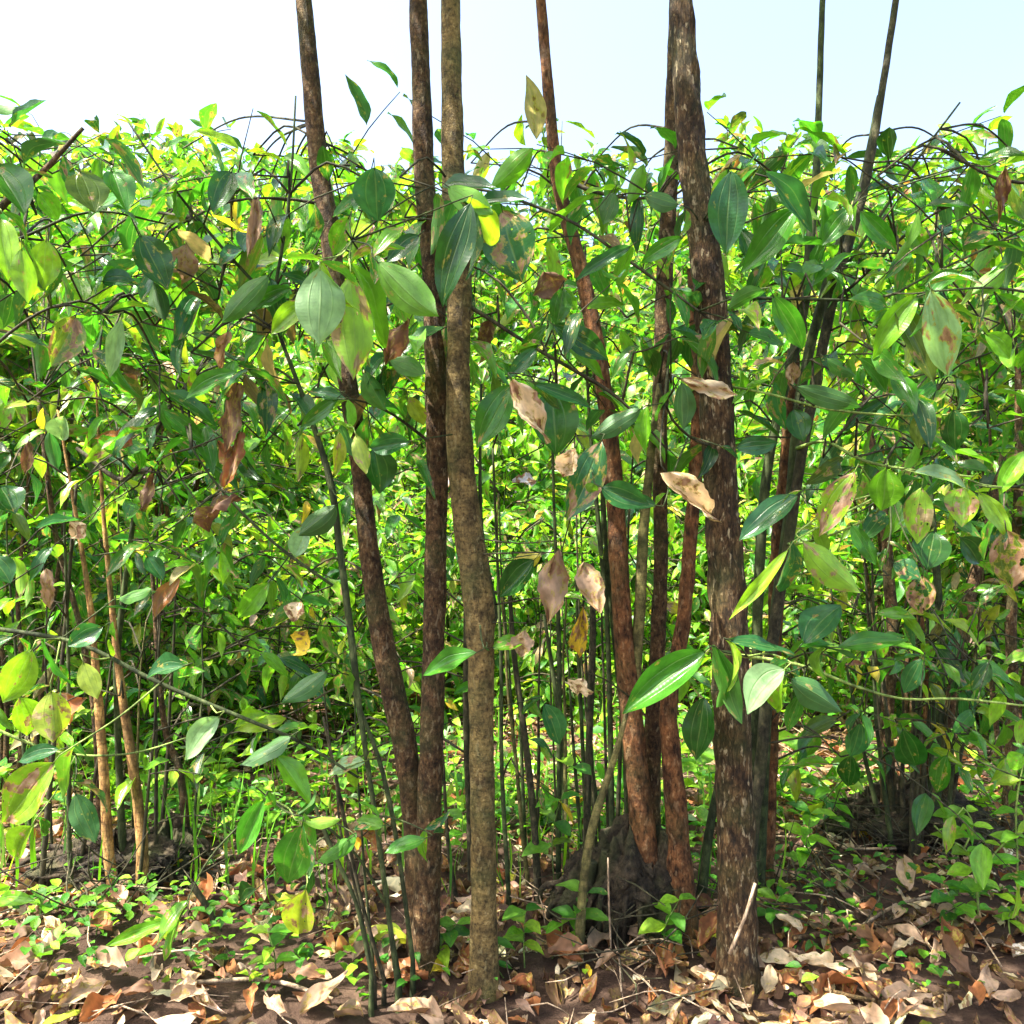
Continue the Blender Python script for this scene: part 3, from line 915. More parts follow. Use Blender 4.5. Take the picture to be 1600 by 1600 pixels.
# thin poles of the central thicket, each a sapling of its own
POLES = [
    ([(770, 700, 4), (778, 900, 5), (783, 1040, 6), (784, 1200, 7), (795, 1400, 8)], 2.1, 'green', 'slender green sapling immediately right of the olive ringed trunk'),
    ([(795, 900, 6), (803, 1020, 9), (820, 1150, 11), (834, 1280, 12), (841, 1400, 13)], 2.12, 'twig', 'dark leaning sapling, thickest pole between olive trunk and stump'),
    ([(728, 950, 8), (729, 1060, 12), (729, 1160, 11), (733, 1290, 9), (735, 1380, 9)], 2.25, 'twig', 'blackish sapling just left of the olive ringed trunk'),
    ([(862, 640, 4), (866, 800, 5), (872, 950, 7), (874, 1100, 8), (872, 1400, 9)], 2.15, 'green', 'slender upright sapling left of the stump with opposite leaves'),
    ([(850, 960, 5), (868, 1080, 8), (880, 1180, 9), (884, 1380, 10)], 2.3, 'green', 'thin sapling leaning left behind the stump'),
    ([(926, 880, 6), (926, 1000, 11), (922, 1120, 11), (918, 1240, 12), (916, 1380, 13)], 2.2, 'twig', 'straight dark pole rising just left of the reddish stem'),
    ([(900, 900, 4), (905, 1050, 6), (912, 1200, 7), (920, 1380, 8)], 2.5, 'green', 'faint thin sapling stem further back behind the stump'),
    ([(940, 720, 8), (946, 860, 9), (955, 950, 8), (965, 1050, 8), (975, 1150, 9), (985, 1390, 10)], 2.1, 'green', 'dark sapling running beside the reddish leaning stem'),
    ([(915, 430, 3), (918, 600, 5), (926, 720, 6), (938, 850, 8), (950, 1000, 8), (958, 1380, 10)], 2.08, 'green', 'tall very thin sapling crossing the dark leaf near centre'),
    ([(812, 1080, 4), (815, 1180, 6), (822, 1380, 8)], 2.5, 'green', 'short thin sapling stem behind the thickest pole'),
    ([(692, 1180, 5), (700, 1320, 6), (712, 1400, 8)], 2.15, 'twig', 'short dark stick between the straight trunk and olive trunk'),
]
for k, (rows_, Y, mt, lab) in enumerate(POLES):
    new_tree('P%d' % k, rows_[-1][0], Y, lab, 'sapling', 'sapling', 'thin saplings of the central thicket')
    stem('P%d' % k, rows_, Y, mt, 8, 0.04, ground=True)
rp = np.random.RandomState(9)


def shoot(key, x0, ytop, xb, yb, Y, w):
    pts = []
    k_ = 7
    x1 = x0 + rp.normal(0, 26)
    for i in range(k_):
        t = i / (k_ - 1)
        pts.append((x1 + (xb - x1) * t ** 1.3 + rp.normal(0, 3.0) * (1 - t), ytop + (yb - ytop) * t, 2.0 + w * t))
    stem(key, pts, Y, rp.choice(['green', 'twig', 'shoot', 'twig']), 7, 0.07, ground=True, name='shoot')


for k in range(11):
    x0 = rp.uniform(790, 965)
    shoot('S', x0, rp.uniform(560, 980), x0 + (950 - x0) * 0.2, 1400, rp.uniform(2.1, 2.7), rp.uniform(3, 6.5))
for k in range(22):
    x0 = rp.uniform(1340, 1520)
    shoot('Z', x0, rp.uniform(760, 1060), x0 + (1425 - x0) * 0.45, 1310, rp.uniform(2.35, 2.65), rp.uniform(4, 9))
for k in range(9):
    x0 = rp.uniform(20, 330)
    shoot('L', x0, rp.uniform(700, 1000), x0 + (190 - x0) * 0.2, 1385, rp.uniform(2.1, 2.4), rp.uniform(3, 6))
for k in range(3):
    x0 = rp.uniform(540, 640)
    shoot('T', x0 - 40, rp.uniform(1000, 1150), x0 + (612 - x0) * 0.4, 1530, rp.uniform(1.68, 1.76), rp.uniform(3, 5))
new_tree('O', 905, 1.82, 'olive green leaning sapling in front of the dark stump', 'sapling', 'sapling')
stem('O', [(985, 1090, 6), (975, 1130, 8), (958, 1190, 10), (932, 1270, 13), (918, 1330, 14), (910, 1400, 15), (904, 1500, 15)], 1.84, 'shoot', 10, 0.08, ground=True)

new_tree('LE', -150, 1.5, 'front tree standing just beyond the left edge, its leafy branches reaching in')
stem('LE', [(-190, -300, 30), (-170, 300, 34), (-155, 900, 38), (-150, 1600, 44)], 1.5, 'brown', 16, 0.05, name='trunk', ground=True)
new_tree('RE', 1740, 1.55, 'front tree standing just beyond the right edge, its leafy branches reaching in')
stem('RE', [(1790, -300, 30), (1770, 300, 34), (1755, 900, 38), (1745, 1600, 44)], 1.55, 'brown', 16, 0.05, name='trunk', ground=True)

# long hand-laid branches: key, px points, depth start -> end, material
BR = [
    ('LE', [(-160, 480, 18), (-60, 400, 15), (0, 325, 12), (60, 275, 9), (130, 200, 6)], 1.5, 1.5, 'brown'),
    ('LE', [(-155, 930, 12), (-40, 975, 8), (120, 1005, 7), (250, 1068, 7), (400, 1130, 6), (470, 1160, 5), (560, 1215, 4)], 1.5, 1.6, 'green'),
    ('LE', [(-160, 540, 10), (-50, 420, 6), (60, 360, 5), (150, 330, 4), (260, 350, 3)], 1.5, 1.6, 'green'),
    ('LE', [(-150, 1080, 9), (-30, 1130, 6), (90, 1175, 4), (200, 1178, 3), (300, 1150, 2)], 1.5, 1.6, 'pale'),
    ('LE', [(-150, 700, 9), (-30, 560, 6), (80, 480, 4), (160, 490, 3)], 1.5, 1.5, 'twig'),
    ('T', [(425, 472, 5), (350, 390, 5), (270, 292, 4), (200, 190, 3)], 1.68, 1.6, 'green'),
    ('T', [(520, 915, 5), (430, 850, 5), (345, 765, 4), (300, 700, 3)], 1.68, 1.6, 'green'),
    ('AB', [(684, 700, 6), (600, 640, 4), (520, 620, 3), (440, 630, 3)], 1.84, 1.65, 'twig'),
    ('AB', [(508, 320, 6), (440, 310, 4), (360, 315, 4), (280, 350, 3)], 1.88, 1.75, 'twig'),
    ('AB', [(540, 560, 5), (580, 480, 4), (575, 420, 3), (540, 360, 3)], 1.88, 1.5, 'green'),
    ('L', [(120, 700, 6), (195, 750, 8), (240, 680, 7), (280, 615, 5), (330, 560, 3)], 2.1, 2.0, 'twig'),
    ('C', [(718, 470, 8), (760, 495, 7), (830, 540, 6), (950, 610, 6), (1000, 655, 4), (1040, 700, 3)], 1.75, 1.75, 'twig'),
    ('C', [(735, 415, 3), (780, 440, 4), (840, 520, 4), (870, 600, 3), (900, 680, 3)], 1.75, 1.7, 'twig'),
    ('C', [(755, 1010, 11), (772, 965, 13), (762, 900, 11), (752, 830, 8), (750, 720, 5), (752, 600, 4)], 1.77, 1.8, 'green'),
    ('C', [(706, 290, 6), (770, 300, 4), (830, 320, 5), (900, 350, 5), (1000, 420, 5), (1070, 470, 4), (1110, 500, 3)], 1.75, 1.65, 'twig'),
    ('S', [(865, 290, 10), (880, 280, 9), (930, 300, 6), (990, 310, 5), (1050, 305, 4)], 2.0, 1.9, 'twig'),
    ('H', [(1110, 465, 5), (1200, 466, 5), (1370, 466, 5), (1450, 430, 4), (1600, 358, 4), (1700, 300, 3)], 1.75, 1.6, 'green'),
    ('H', [(1122, 600, 4), (1200, 615, 4), (1300, 640, 4), (1440, 650, 3), (1540, 640, 2)], 1.75, 1.6, 'pale'),
    ('H', [(1140, 1020, 7), (1110, 1018, 5), (1200, 1030, 6), (1260, 1042, 5), (1330, 1070, 5), (1410, 1092, 4), (1500, 1092, 4), (1620, 1105, 3)], 1.68, 1.5, 'pale'),
    ('H', [(1128, 700, 6), (1090, 690, 5), (1050, 655, 4), (1030, 600, 3)], 1.75, 1.6, 'twig'),
    ('R', [(1300, 475, 6), (1350, 430, 5), (1400, 380, 5), (1450, 340, 4), (1520, 300, 3)], 2.1, 1.9, 'twig'),
    ('R', [(1245, 700, 6), (1290, 690, 5), (1350, 720, 5), (1430, 735, 4), (1520, 745, 3)], 2.1, 1.5, 'pale'),
    ('R', [(1232, 850, 6), (1245, 850, 5), (1300, 835, 4), (1370, 800, 4), (1400, 740, 3)], 2.1, 1.5, 'pale'),
    ('R', [(1320, 420, 5), (1400, 300, 5), (1440, 240, 4), (1500, 160, 3)], 2.1, 2.0, 'green'),
    ('RE', [(1760, 760, 9), (1650, 740, 6), (1590, 760, 4), (1530, 760, 3)], 1.55, 1.45, 'green'),
    ('RE', [(1765, 500, 8), (1660, 470, 5), (1560, 450, 4), (1460, 455, 3)], 1.55, 1.5, 'green'),
    ('RE', [(1765, 330, 10), (1660, 290, 7), (1560, 280, 5), (1470, 230, 3)], 1.55, 1.6, 'twig'),
    ('T', [(606, 1420, 5), (560, 1340, 4), (500, 1285, 4), (440, 1260, 3), (400, 1230, 2)], 1.68, 1.5, 'green'),
]
for key, rows_, Y, Y2, mt in BR:
    stem(key, rows_, Y, mt, 7, 0.03, Y2=Y2, name='branch')

# ------------------------------------------------------------------ leaves one can single out in the photo
SP = np.array([s_[0] for s_ in SAMP])


SIB_T = [leaf_template(6, 12, wl=w, fold=f, droop=d, wave=0.03, twist=t, seed=90 + i)
         for i, (w, f, d, t) in enumerate([(0.36, 0.3, 0.2, 0), (0.33, 0.15, 0.35, 0.3), (0.40, 0.4, 0.1, -0.2), (0.35, 0.5, 0.45, 0.2), (0.31, 0.7, 0.3, -0.6)])]


def near_leaf(bx, by, tx, ty, w, kind='mid', Y=1.5, dmg=0.1, sib=0, curl=None, roll=None, dY=None, crumple=0.0, under=False):
    w = w * 0.88
    dmg = dmg + RS.uniform(0, 0.13)
    b = P(bx, by, Y)
    dY = RS.uniform(-0.03, 0.03) if dY is None else dY
    t = P(tx, ty, Y + dY)
    ax = t - b
    L = np.linalg.norm(ax)
    view = unit(np.array([0, 0, CZ]) - b)
    nrm = unit(view * 0.9 + np.array([0, 0, 0.55]) * RS.uniform(0.4, 1.2) + RS.normal(0, 0.12, 3))
    xax = unit(np.cross(unit(ax), nrm))
    zax = np.cross(xax, unit(ax))
    if under:
        xax, zax = -xax, -zax
    vis = abs(np.dot(zax, view))
    W = (w / F * Y) / max(0.78, vis)
    cr = RS.uniform(0.02, 0.2) if curl is None else curl
    v, q_, luv = leaf_template(8, 16, wl=W / L, fold=RS.uniform(0.1, 0.5), droop=cr * (-1 if under else 1), wave=0.022 if not crumple else 0.04,
                               twist=RS.uniform(-0.35, 0.35), seed=RS.randint(1 << 20), crumple=crumple)
    V = (v[:, 0:1] * xax + v[:, 1:2] * unit(ax) + v[:, 2:3] * zax) * L + b
    luv = luv.copy()
    luv[:, 2] = RS.uniform(0, 1)
    c = np.array(PAL[kind]) * math.exp(RS.normal(0, 0.12))
    lc = np.tile(np.array([*c, dmg]), (len(v), 1))
    # nearest wood, preferring what is above or level
    dd = SP - b
    dist = np.linalg.norm(dd, axis=1) + 0.24 * np.maximum(0, -dd[:, 2]) + 2.0 * np.maximum(0, SP[:, 2] - (CZ + 0.5 * SP[:, 1]))
    i = int(np.argmin(dist))
    key = SAMP[i][1]
    r = TREES[key]
    a0 = SAMP[i][0]
    m_ = MB()
    far = np.linalg.norm(b - a0)
    back = unit(b - a0) if far > 1e-4 else np.array([0, 0, 1.])
    mid = (a0 * 0.45 + b * 0.55) + np.array([0, 0, 0.03 * far]) + RS.normal(0, 0.03 * far, 3)
    pre = b - unit(ax) * 0.014 + np.array([0, 0, 0.002])
    tube(m_, spline([[*a0, 0.0012 + 0.004 * min(far, 0.4)], [*mid, 0.0012 + 0.002 * min(far, 0.4)], [*pre, 0.0011], [*(b + unit(ax) * 0.004), 0.0009]], 0.02), 6)
    tw = m_.build('leaf_stalk' if far < 0.06 else 'twig', M['green' if kind in ('mid', 'blue', 'dark', 'fresh') else 'pale' if kind in ('lime', 'yg', 'pale') else 'twig'], r, org=r.location)
    lm = MB()
    lm.add(V, q_, None, lc, luv)
    o = lm.build('leaf', M['near'] if not crumple else M['dead'], None, org=r.location, attrs=True)
    o.parent = tw
    # neighbours on the same twig
    for k in range(sib):
        Ls = L * RS.uniform(0.55, 0.95)
        pp = spline([[*a0, 0.0], [*mid, 0.0], [*pre, 0.0]], 0.01)[:, :3]
        q0 = pp[max(0, len(pp) - 1 - int(RS.uniform(0.0, 0.05) / 0.01))]
        dd = unit(unit(ax) * RS.uniform(0.0, 0.7) + RS.normal(0, 0.6, 3) + np.array([0, 0.5, -0.35]))
        q0 = q0 + np.array([0, 0.012, 0])
        up_ = unit(np.array([0, -0.3, 1.0]) + RS.normal(0, 0.35, 3))
        fo = MB()
        scatter_leaves(fo, SIB_T, q0[None], dd[None], up_[None], np.array([Ls]), pick_cols(1, {'mid': 5, 'fresh': 3, 'dark': 2, 'blue': 2, 'lime': 1}, (0, 0.4)))
        so = fo.build('leaf', M['near'], None, org=r.location, attrs=True)
        so.parent = tw
    if kind in ('tan', 'pink', 'rust', 'brown'):
        o['label'] = 'dry brown leaf'
    elif kind == 'yellow':
        o['label'] = 'yellow leaf'
    return o


LV = [
    # centre left
    (500, 420, 505, 530, 76, 'pale', 1.35, 0.0), (548, 430, 556, 592, 74, 'lime', 1.42, 0.33), (590, 410, 674, 497, 58, 'fresh', 1.35, 0.0),
    (735, 318, 683, 470, 58, 'dark', 1.45, 0.0), (700, 292, 770, 332, 40, 'fresh', 1.5, 0.05), (585, 262, 590, 346, 74, 'blue', 1.45, 0.0),
    (655, 368, 602, 408, 32, 'blue', 1.6, 0.0), (785, 330, 812, 435, 84, 'blue', 1.6, 0.30), (865, 508, 957, 560, 46, 'dark', 1.6, 0.1),
    (985, 385, 898, 437, 26, 'blue', 1.6, 0.0), (838, 545, 795, 592, 26, 'blue', 1.6, 0.0), (1000, 640, 920, 678, 36, 'blue', 1.55, 0.0),
    (835, 600, 925, 632, 26, 'blue', 1.55, 0.0), (862, 612, 872, 708, 80, 'mid', 1.7, 0.0), (800, 602, 738, 694, 56, 'mid', 1.65, 0.0),
    (1065, 598, 1068, 672, 40, 'blue', 1.55, 0.0), (940, 690, 890, 815, 62, 'blue', 1.55, 0.28), (940, 762, 1012, 792, 46, 'blue', 1.5, 0.0),
    (1025, 790, 975, 778, 26, 'blue', 1.55, 0.0), (835, 875, 778, 932, 46, 'dark', 1.7, 0.0), (845, 868, 800, 884, 32, 'yellow', 1.75, 0.2),
    (640, 690, 575, 700, 36, 'blue', 1.6, 0.0), (585, 700, 600, 770, 60, 'dark', 1.7, 0.05), (530, 675, 530, 745, 24, 'yg', 1.5, 0.28),
    (556, 680, 576, 738, 30, 'yg', 1.5, 0.25), (530, 620, 466, 670, 26, 'mid', 1.55, 0.0), (540, 625, 480, 610, 20, 'blue', 1.55, 0.0),
    (525, 790, 468, 838, 42, 'dark', 1.6, 0.0), (610, 560, 665, 580, 30, 'mid', 1.7, 0.0), (570, 580, 600, 640, 38, 'mid', 1.7, 0.0), (745, 1020, 658, 1053, 34, 'mid', 1.5, 0.0),
    (545, 340, 515, 400, 34, 'fresh', 1.6, 0.2), (480, 470, 420, 520, 36, 'lime', 1.5, 0.05), (420, 430, 342, 500, 40, 'mid', 1.55, 0.0), (455, 450, 380, 480, 30, 'mid', 1.6, 0.0),
    (510, 1050, 440, 1100, 34, 'blue', 1.6, 0.0), (770, 1012, 822, 998, 26, 'fresh', 1.7, 0.2), (850, 1100, 880, 1165, 42, 'blue', 1.8, 0.0),
    # upper right
    (1142, 268, 1136, 395, 66, 'blue', 1.45, 0.0), (1195, 268, 1278, 362, 40, 'blue', 1.45, 0.0), (1245, 325, 1160, 425, 48, 'mid', 1.5, 0.0),
    (1208, 462, 1258, 550, 44, 'mid', 1.4, 0.0), (1455, 455, 1487, 592, 62, 'pale', 1.4, 0.24), (1400, 470, 1462, 600, 46, 'olive', 1.55, 0.1),
    (1540, 522, 1582, 558, 34, 'fresh', 1.45, 0.0), (1245, 605, 1352, 640, 34, 'dark', 1.5, 0.0), (1150, 700, 1218, 690, 34, 'blue', 1.6, 0.0),
    (1385, 480, 1330, 460, 30, 'mid', 1.6, 0.0), (1345, 330, 1400, 395, 34, 'mid', 1.65, 0.0), (1330, 325, 1285, 380, 34, 'mid', 1.7, 0.0), (1420, 350, 1450, 400, 32, 'fresh', 1.7, 0.0),
    (1500, 425, 1440, 465, 30, 'mid', 1.6, 0.0), (1570, 420, 1520, 460, 34, 'fresh', 1.5, 0.0), (1450, 640, 1430, 700, 40, 'olive', 1.6, 0.0), (1490, 640, 1495, 705, 46, 'dark', 1.6, 0.0),
    (1065, 370, 1000, 410, 30, 'mid', 1.55, 0.0), (1060, 320, 1010, 300, 32, 'dark', 1.6, 0.0), (960, 300, 940, 350, 34, 'dark', 1.7, 0.0), (930, 410, 945, 465, 34, 'mid', 1.7, 0.0), (880, 450, 870, 510, 38, 'mid', 1.65, 0.0),
    (1240, 640, 1255, 690, 40, 'dark', 1.7, 0.0), (1340, 560, 1392, 610, 28, 'mid', 1.6, 0.0), (1170, 520, 1230, 530, 30, 'mid', 1.6, 0.0), (1290, 560, 1340, 590, 24, 'mid', 1.6, 0.0),
    # right
    (1335, 738, 1278, 838, 50, 'lime', 1.4, 0.5), (1385, 732, 1378, 800, 58, 'fresh', 1.4, 0.0), (1428, 738, 1522, 752, 30, 'pale', 1.38, 0.15),
    (1440, 762, 1424, 852, 50, 'lime', 1.38, 0.30), (1505, 762, 1498, 822, 50, 'lime', 1.4, 0.38), (1530, 770, 1582, 842, 34, 'lime', 1.4, 0.12),
    (1572, 828, 1590, 920, 74, 'olive', 1.4, 0.45), (1253, 845, 1352, 928, 50, 'lime', 1.38, 0.22), (1232, 858, 1144, 972, 22, 'lime', 1.36, 0.0),
    (1602, 705, 1562, 772, 34, 'fresh', 1.45, 0.0), (1396, 880, 1440, 900, 34, 'blue', 1.5, 0.25), (1442, 900, 1438, 962, 48, 'dark', 1.5, 0.45),
    (1246, 774, 1150, 838, 46, 'blue', 1.42, 0.0), (1330, 820, 1368, 885, 30, 'mid', 1.5, 0.0), (1460, 830, 1450, 890, 60, 'dark', 1.55, 0.0), (1500, 840, 1540, 880, 40, 'dark', 1.55, 0.0),
    (1102, 1018, 970, 1112, 58, 'mid', 1.42, 0.0), (1142, 1000, 1246, 1014, 30, 'blue', 1.45, 0.0), (1256, 1004, 1310, 938, 60, 'blue', 1.45, 0.0),
    (1308, 1012, 1422, 996, 32, 'mid', 1.45, 0.0), (1226, 1046, 1156, 1106, 58, 'pale', 1.35, 0.0), (1236, 1062, 1322, 1112, 42, 'blue', 1.42, 0.0),
    (1100, 1090, 1086, 1190, 56, 'dark', 1.7, 0.0), (1250, 1085, 1230, 1145, 28, 'mid', 1.5, 0.0), (1440, 1030, 1410, 1085, 36, 'blue', 1.6, 0.0), (1545, 1035, 1520, 1080, 30, 'dark', 1.6, 0.0),
    (1345, 1130, 1330, 1185, 34, 'blue', 1.7, 0.0), (1410, 1140, 1430, 1200, 44, 'dark', 1.9, 0.0), (1330, 1180, 1325, 1235, 34, 'dark', 1.9, 0.0), (1480, 1180, 1460, 1240, 34, 'mid', 1.9, 0.1),
    (1600, 1180, 1575, 1200, 30, 'fresh', 1.7, 0.0),
    # lower left
    (472, 1290, 446, 1388, 54, 'mid', 1.38, 0.0), (475, 1283, 532, 1280, 20, 'lime', 1.4, 0.0), (412, 1250, 370, 1336, 36, 'mid', 1.4, 0.0),
    (545, 1312, 492, 1343, 26, 'mid', 1.45, 0.0), (432, 1182, 490, 1250, 40, 'fresh', 1.5, 0.0), (455, 1150, 372, 1192, 34, 'blue', 1.5, 0.0),
    (343, 1120, 275, 1188, 40, 'pale', 1.5, 0.0), (92, 1172, 22, 1184, 26, 'blue', 1.4, 0.0), (84, 1192, -10, 1295, 64, 'lime', 1.32, 0.3),
    (-5, 1410, 50, 1400, 24, 'fresh', 1.6, 0.0), (268, 1440, 158, 1474, 24, 'fresh', 1.5, 0.15), (288, 1040, 224, 1052, 38, 'blue', 1.45, 0.0),
    (160, 980, 104, 1010, 40, 'blue', 1.5, 0.1), (50, 1015, 4, 1104, 56, 'lime', 1.35, 0.12), (130, 1035, 150, 1092, 36, 'yg', 1.45, 0.1),
    (118, 1240, 150, 1318, 46, 'blue', 1.5, 0.0), (478, 1390, 462, 1464, 46, 'yg', 1.45, 0.36), (50, 1290, 20, 1340, 40, 'lime', 1.5, 0.1), (570, 1190, 510, 1205, 30, 'pale', 1.6, 0.2),
    (600, 1290, 555, 1280, 26, 'fresh', 1.6, 0.0), (665, 1310, 600, 1330, 26, 'mid', 1.55, 0.0), (400, 1390, 370, 1410, 34, 'dark', 1.7, 0.0), (80, 1080, 90, 1160, 62, 'yg', 1.5, 0.32), (30, 1090, 50, 1150, 50, 'lime', 1.5, 0.2),
    (700, 1130, 655, 1150, 24, 'mid', 1.95, 0.0),
    # upper left
    (-5, 262, 38, 325, 56, 'mid', 1.4, 0.0), (0, 340, 10, 428, 40, 'lime', 1.4, 0.0), (34, 388, 46, 474, 40, 'lime', 1.35, 0.0), (72, 375, 68, 455, 52, 'lime', 1.4, 0.1),
    (118, 495, 84, 575, 52, 'olive', 1.45, 0.25), (190, 500, 168, 592, 30, 'pale', 1.5, 0.0), (220, 368, 262, 448, 56, 'dark', 1.5, 0.05), (372, 582, 280, 618, 30, 'mid', 1.5, 0.0),
    (362, 268, 332, 328, 38, 'dark', 1.45, 0.0), (125, 268, 150, 325, 56, 'olive', 1.5, 0.0), (175, 268, 200, 325, 40, 'mid', 1.5, 0.0), (240, 440, 258, 500, 30, 'dark', 1.6, 0.0),
    (290, 345, 230, 350, 26, 'yg', 1.6, 0.1), (60, 300, 95, 345, 36, 'fresh', 1.6, 0.0), (160, 440, 210, 440, 36, 'blue', 1.6, 0.0), (0, 760, 25, 800, 46, 'dark', 1.6, 0.0), (-10, 870, 15, 910, 40, 'dark', 1.5, 0.0),
    (100, 650, 90, 690, 36, 'pale', 1.7, 0.0), (420, 910, 370, 965, 36, 'fresh', 1.7, 0.0), (230, 870, 255, 905, 30, 'blue', 1.7, 0.0), (460, 870, 480, 820, 34, 'pale', 1.7, 0.0),
    (185, 935, 230, 915, 26, 'mid', 1.6, 0.0), (640, 620, 665, 665, 30, 'yg', 1.75, 0.1),
]
for a in LV:
    near_leaf(*a, under=(RS.uniform() < 0.22), sib=RS.choice([0, 1, 2, 3], p=[0.25, 0.3, 0.3, 0.15]))
DEADL = [
    (800, 594, 862, 692, 40, 'tan', 1.5), (1064, 592, 1152, 618, 34, 'tan', 1.5), (1042, 738, 1122, 814, 44, 'tan', 1.45), (872, 858, 856, 972, 48, 'pink', 1.6),
    (912, 878, 932, 960, 50, 'pink', 1.6), (912, 950, 898, 1042, 34, 'yellow', 1.6), (838, 752, 800, 756, 24, 'lav', 1.7), (910, 1060, 902, 1088, 36, 'tan', 1.7),
    (820, 985, 812, 1030, 34, 'pink', 1.7), (405, 310, 392, 392, 26, 'pink', 1.5), (290, 380, 282, 450, 46, 'pink', 1.6), (372, 598, 352, 705, 40, 'brown', 1.55),
    (378, 675, 352, 762, 36, 'rust', 1.55), (356, 518, 332, 586, 22, 'pink', 1.5), (372, 775, 300, 818, 30, 'brown', 1.5), (640, 500, 598, 568, 34, 'brown', 1.6),
    (1570, 262, 1562, 345, 22, 'brown', 1.5), (850, 425, 870, 470, 50, 'brown', 1.7), (470, 940, 458, 972, 34, 'tan', 1.6), (200, 660, 190, 700, 26, 'rust', 1.8),
    (240, 740, 225, 800, 24, 'brown', 1.8), (70, 890, 80, 950, 26, 'pink', 1.8), (130, 1090, 95, 1130, 50, 'rust', 1.7), (135, 820, 110, 840, 26, 'tan', 1.8), (300, 400, 262, 430, 24, 'brown', 1.7),
    (590, 1285, 575, 1330, 36, 'rust', 1.75), (900, 700, 880, 745, 40, 'tan', 1.5), (1240, 565, 1235, 610, 24, 'pink', 1.9), (340, 690, 372, 740, 22, 'rust', 1.6), (480, 985, 465, 1020, 36, 'yellow', 1.6),
    (765, 500, 752, 545, 34, 'brown', 1.8), (190, 560, 215, 600, 24, 'brown', 1.8), (45, 690, 40, 740, 22, 'brown', 1.8),
]
for bx, by, tx, ty, w, kind, Y in DEADL:
    near_leaf(bx, by, tx, ty, w * 1.15, kind, Y, 0.32, crumple=RS.uniform(0.6, 1.0), curl=RS.uniform(-0.2, 0.4))

# ------------------------------------------------------------------ crowns of the front trees, above and around the view
def crown(key, c, rad, n, top_only=True, size=(0.09, 0.15)):
    """leafy sprays grown round the tree's own upper stems; kept as the tree's foliage"""
    r = TREES[key]
    tw, fo = MB(), MB()
    pos, dirs, ups = [], [], []
    k = 0
    tries = 0
    while k < n and tries < n * 12:
        tries += 1
        s = np.asarray(c) + RS.normal(0, 0.5, 3) * rad
        if top_only and s[2] < CZ + 0.655 * max(s[1], 0.2) + 0.30:
            continue
        d = unit(np.array([RS.normal(), RS.normal(), RS.normal(0, 0.25)]))
        L_ = RS.uniform(0.2, 0.4)
        p = spline([[*s, 0.003], [*(s + d * L_ * 0.5), 0.0022], [*(s + d * L_ + np.array([0, 0, -0.05])), 0.0012]], 0.05)
        tube(tw, p, 4)
        for q_ in p[1:]:
            side = unit(np.cross(d, [0, 0, 1]) + RS.normal(0, 0.3, 3))
            for sg in (-1, 1):
                dd = unit(side * sg + d * 0.5 + [0, 0, -RS.uniform(0, 0.6)])
                pos.append(q_[:3]); dirs.append(dd); ups.append(unit(np.array([0, 0, 1.0]) + RS.normal(0, 0.35, 3)))
                k += 1
    m = len(pos)
    if not m:
        return
    scatter_leaves(fo, FAR_T, np.array(pos), np.array(dirs), np.array(ups), RS.uniform(*size, m), pick_cols(m, GREENS, (0, 0.4)))
    tag(tw.build('branches', M['twig'], r, org=r.location), kind='stuff')
    fo.build('foliage', M['leaf'], r, org=r.location, attrs=True)


crown('H', (0.45, 1.7, 3.0), (0.8, 0.9, 0.7), 260)
crown('C', (-0.1, 1.6, 2.95), (0.7, 0.9, 0.7), 230)
crown('AB', (-0.5, 1.8, 3.0), (0.8, 0.9, 0.7), 260)
crown('S', (0.2, 2.2, 3.2), (0.8, 0.8, 0.6), 200)
crown('R', (0.9, 2.1, 3.1), (0.7, 0.8, 0.6), 220)
crown('LE', (-1.15, 1.5, 2.7), (0.6, 0.9, 0.8), 260)
crown('RE', (1.2, 1.5, 2.7), (0.6, 0.9, 0.8), 260)


# middle-depth sprays hanging inside the view, leaves in pairs along their own twig
def spray(px, py, Y, ang, Lpx, nn, wts=None, size=(0.08, 0.125)):
    s = P(px, py, Y)
    d = unit(np.array([math.cos(ang), RS.normal(0, 0.35), math.sin(ang)]))
    L_ = Lpx / F * Y
    p = spline([[*s, 0.0022], [*(s + d * L_ * 0.5), 0.0016], [*(s + d * L_ + np.array([0, 0, -0.12 * L_])), 0.001]], L_ / nn)
    i = int(np.argmin(np.linalg.norm(SP - s, axis=1) + 2.0 * np.maximum(0, SP[:, 2] - (CZ + 0.5 * SP[:, 1]))))
    key = SAMP[i][1]
    r = TREES[key]
    a0 = SAMP[i][0]
    m_ = MB()
    tube(m_, p, 6)
    mid = (a0 + s) / 2 + [0, 0, 0.05]
    tube(m_, spline([[*a0, 0.003], [*mid, 0.0026], [*s, 0.0022]], 0.03), 6)
    tw = m_.build('twig', M['twig'], r, org=r.location)
    pos, dirs, ups = [], [], []
    for q_ in p[1:]:
        side = unit(np.cross(d, [0, 0.3, 1]) + RS.normal(0, 0.35, 3))
        for sg in (-1, 1):
            if RS.uniform() < 0.85:
                dd = unit(side * sg + d * 0.5 + [0, 0, -RS.uniform(0.1, 0.8)])
                pos.append(q_[:3] + dd * 0.01); dirs.append(dd); ups.append(unit(np.array([0, -0.35, 1.0]) + RS.normal(0, 0.35, 3)))
    m = len(pos)
    if m:
        fo = MB()
        scatter_leaves(fo, NEAR_T, np.array(pos), np.array(dirs), np.array(ups), RS.uniform(*size, m), pick_cols(m, wts or GREENS, (0, 0.33)))
        o = fo.build('leaves', M['near'], None, org=r.location, attrs=True)
        o.parent = tw


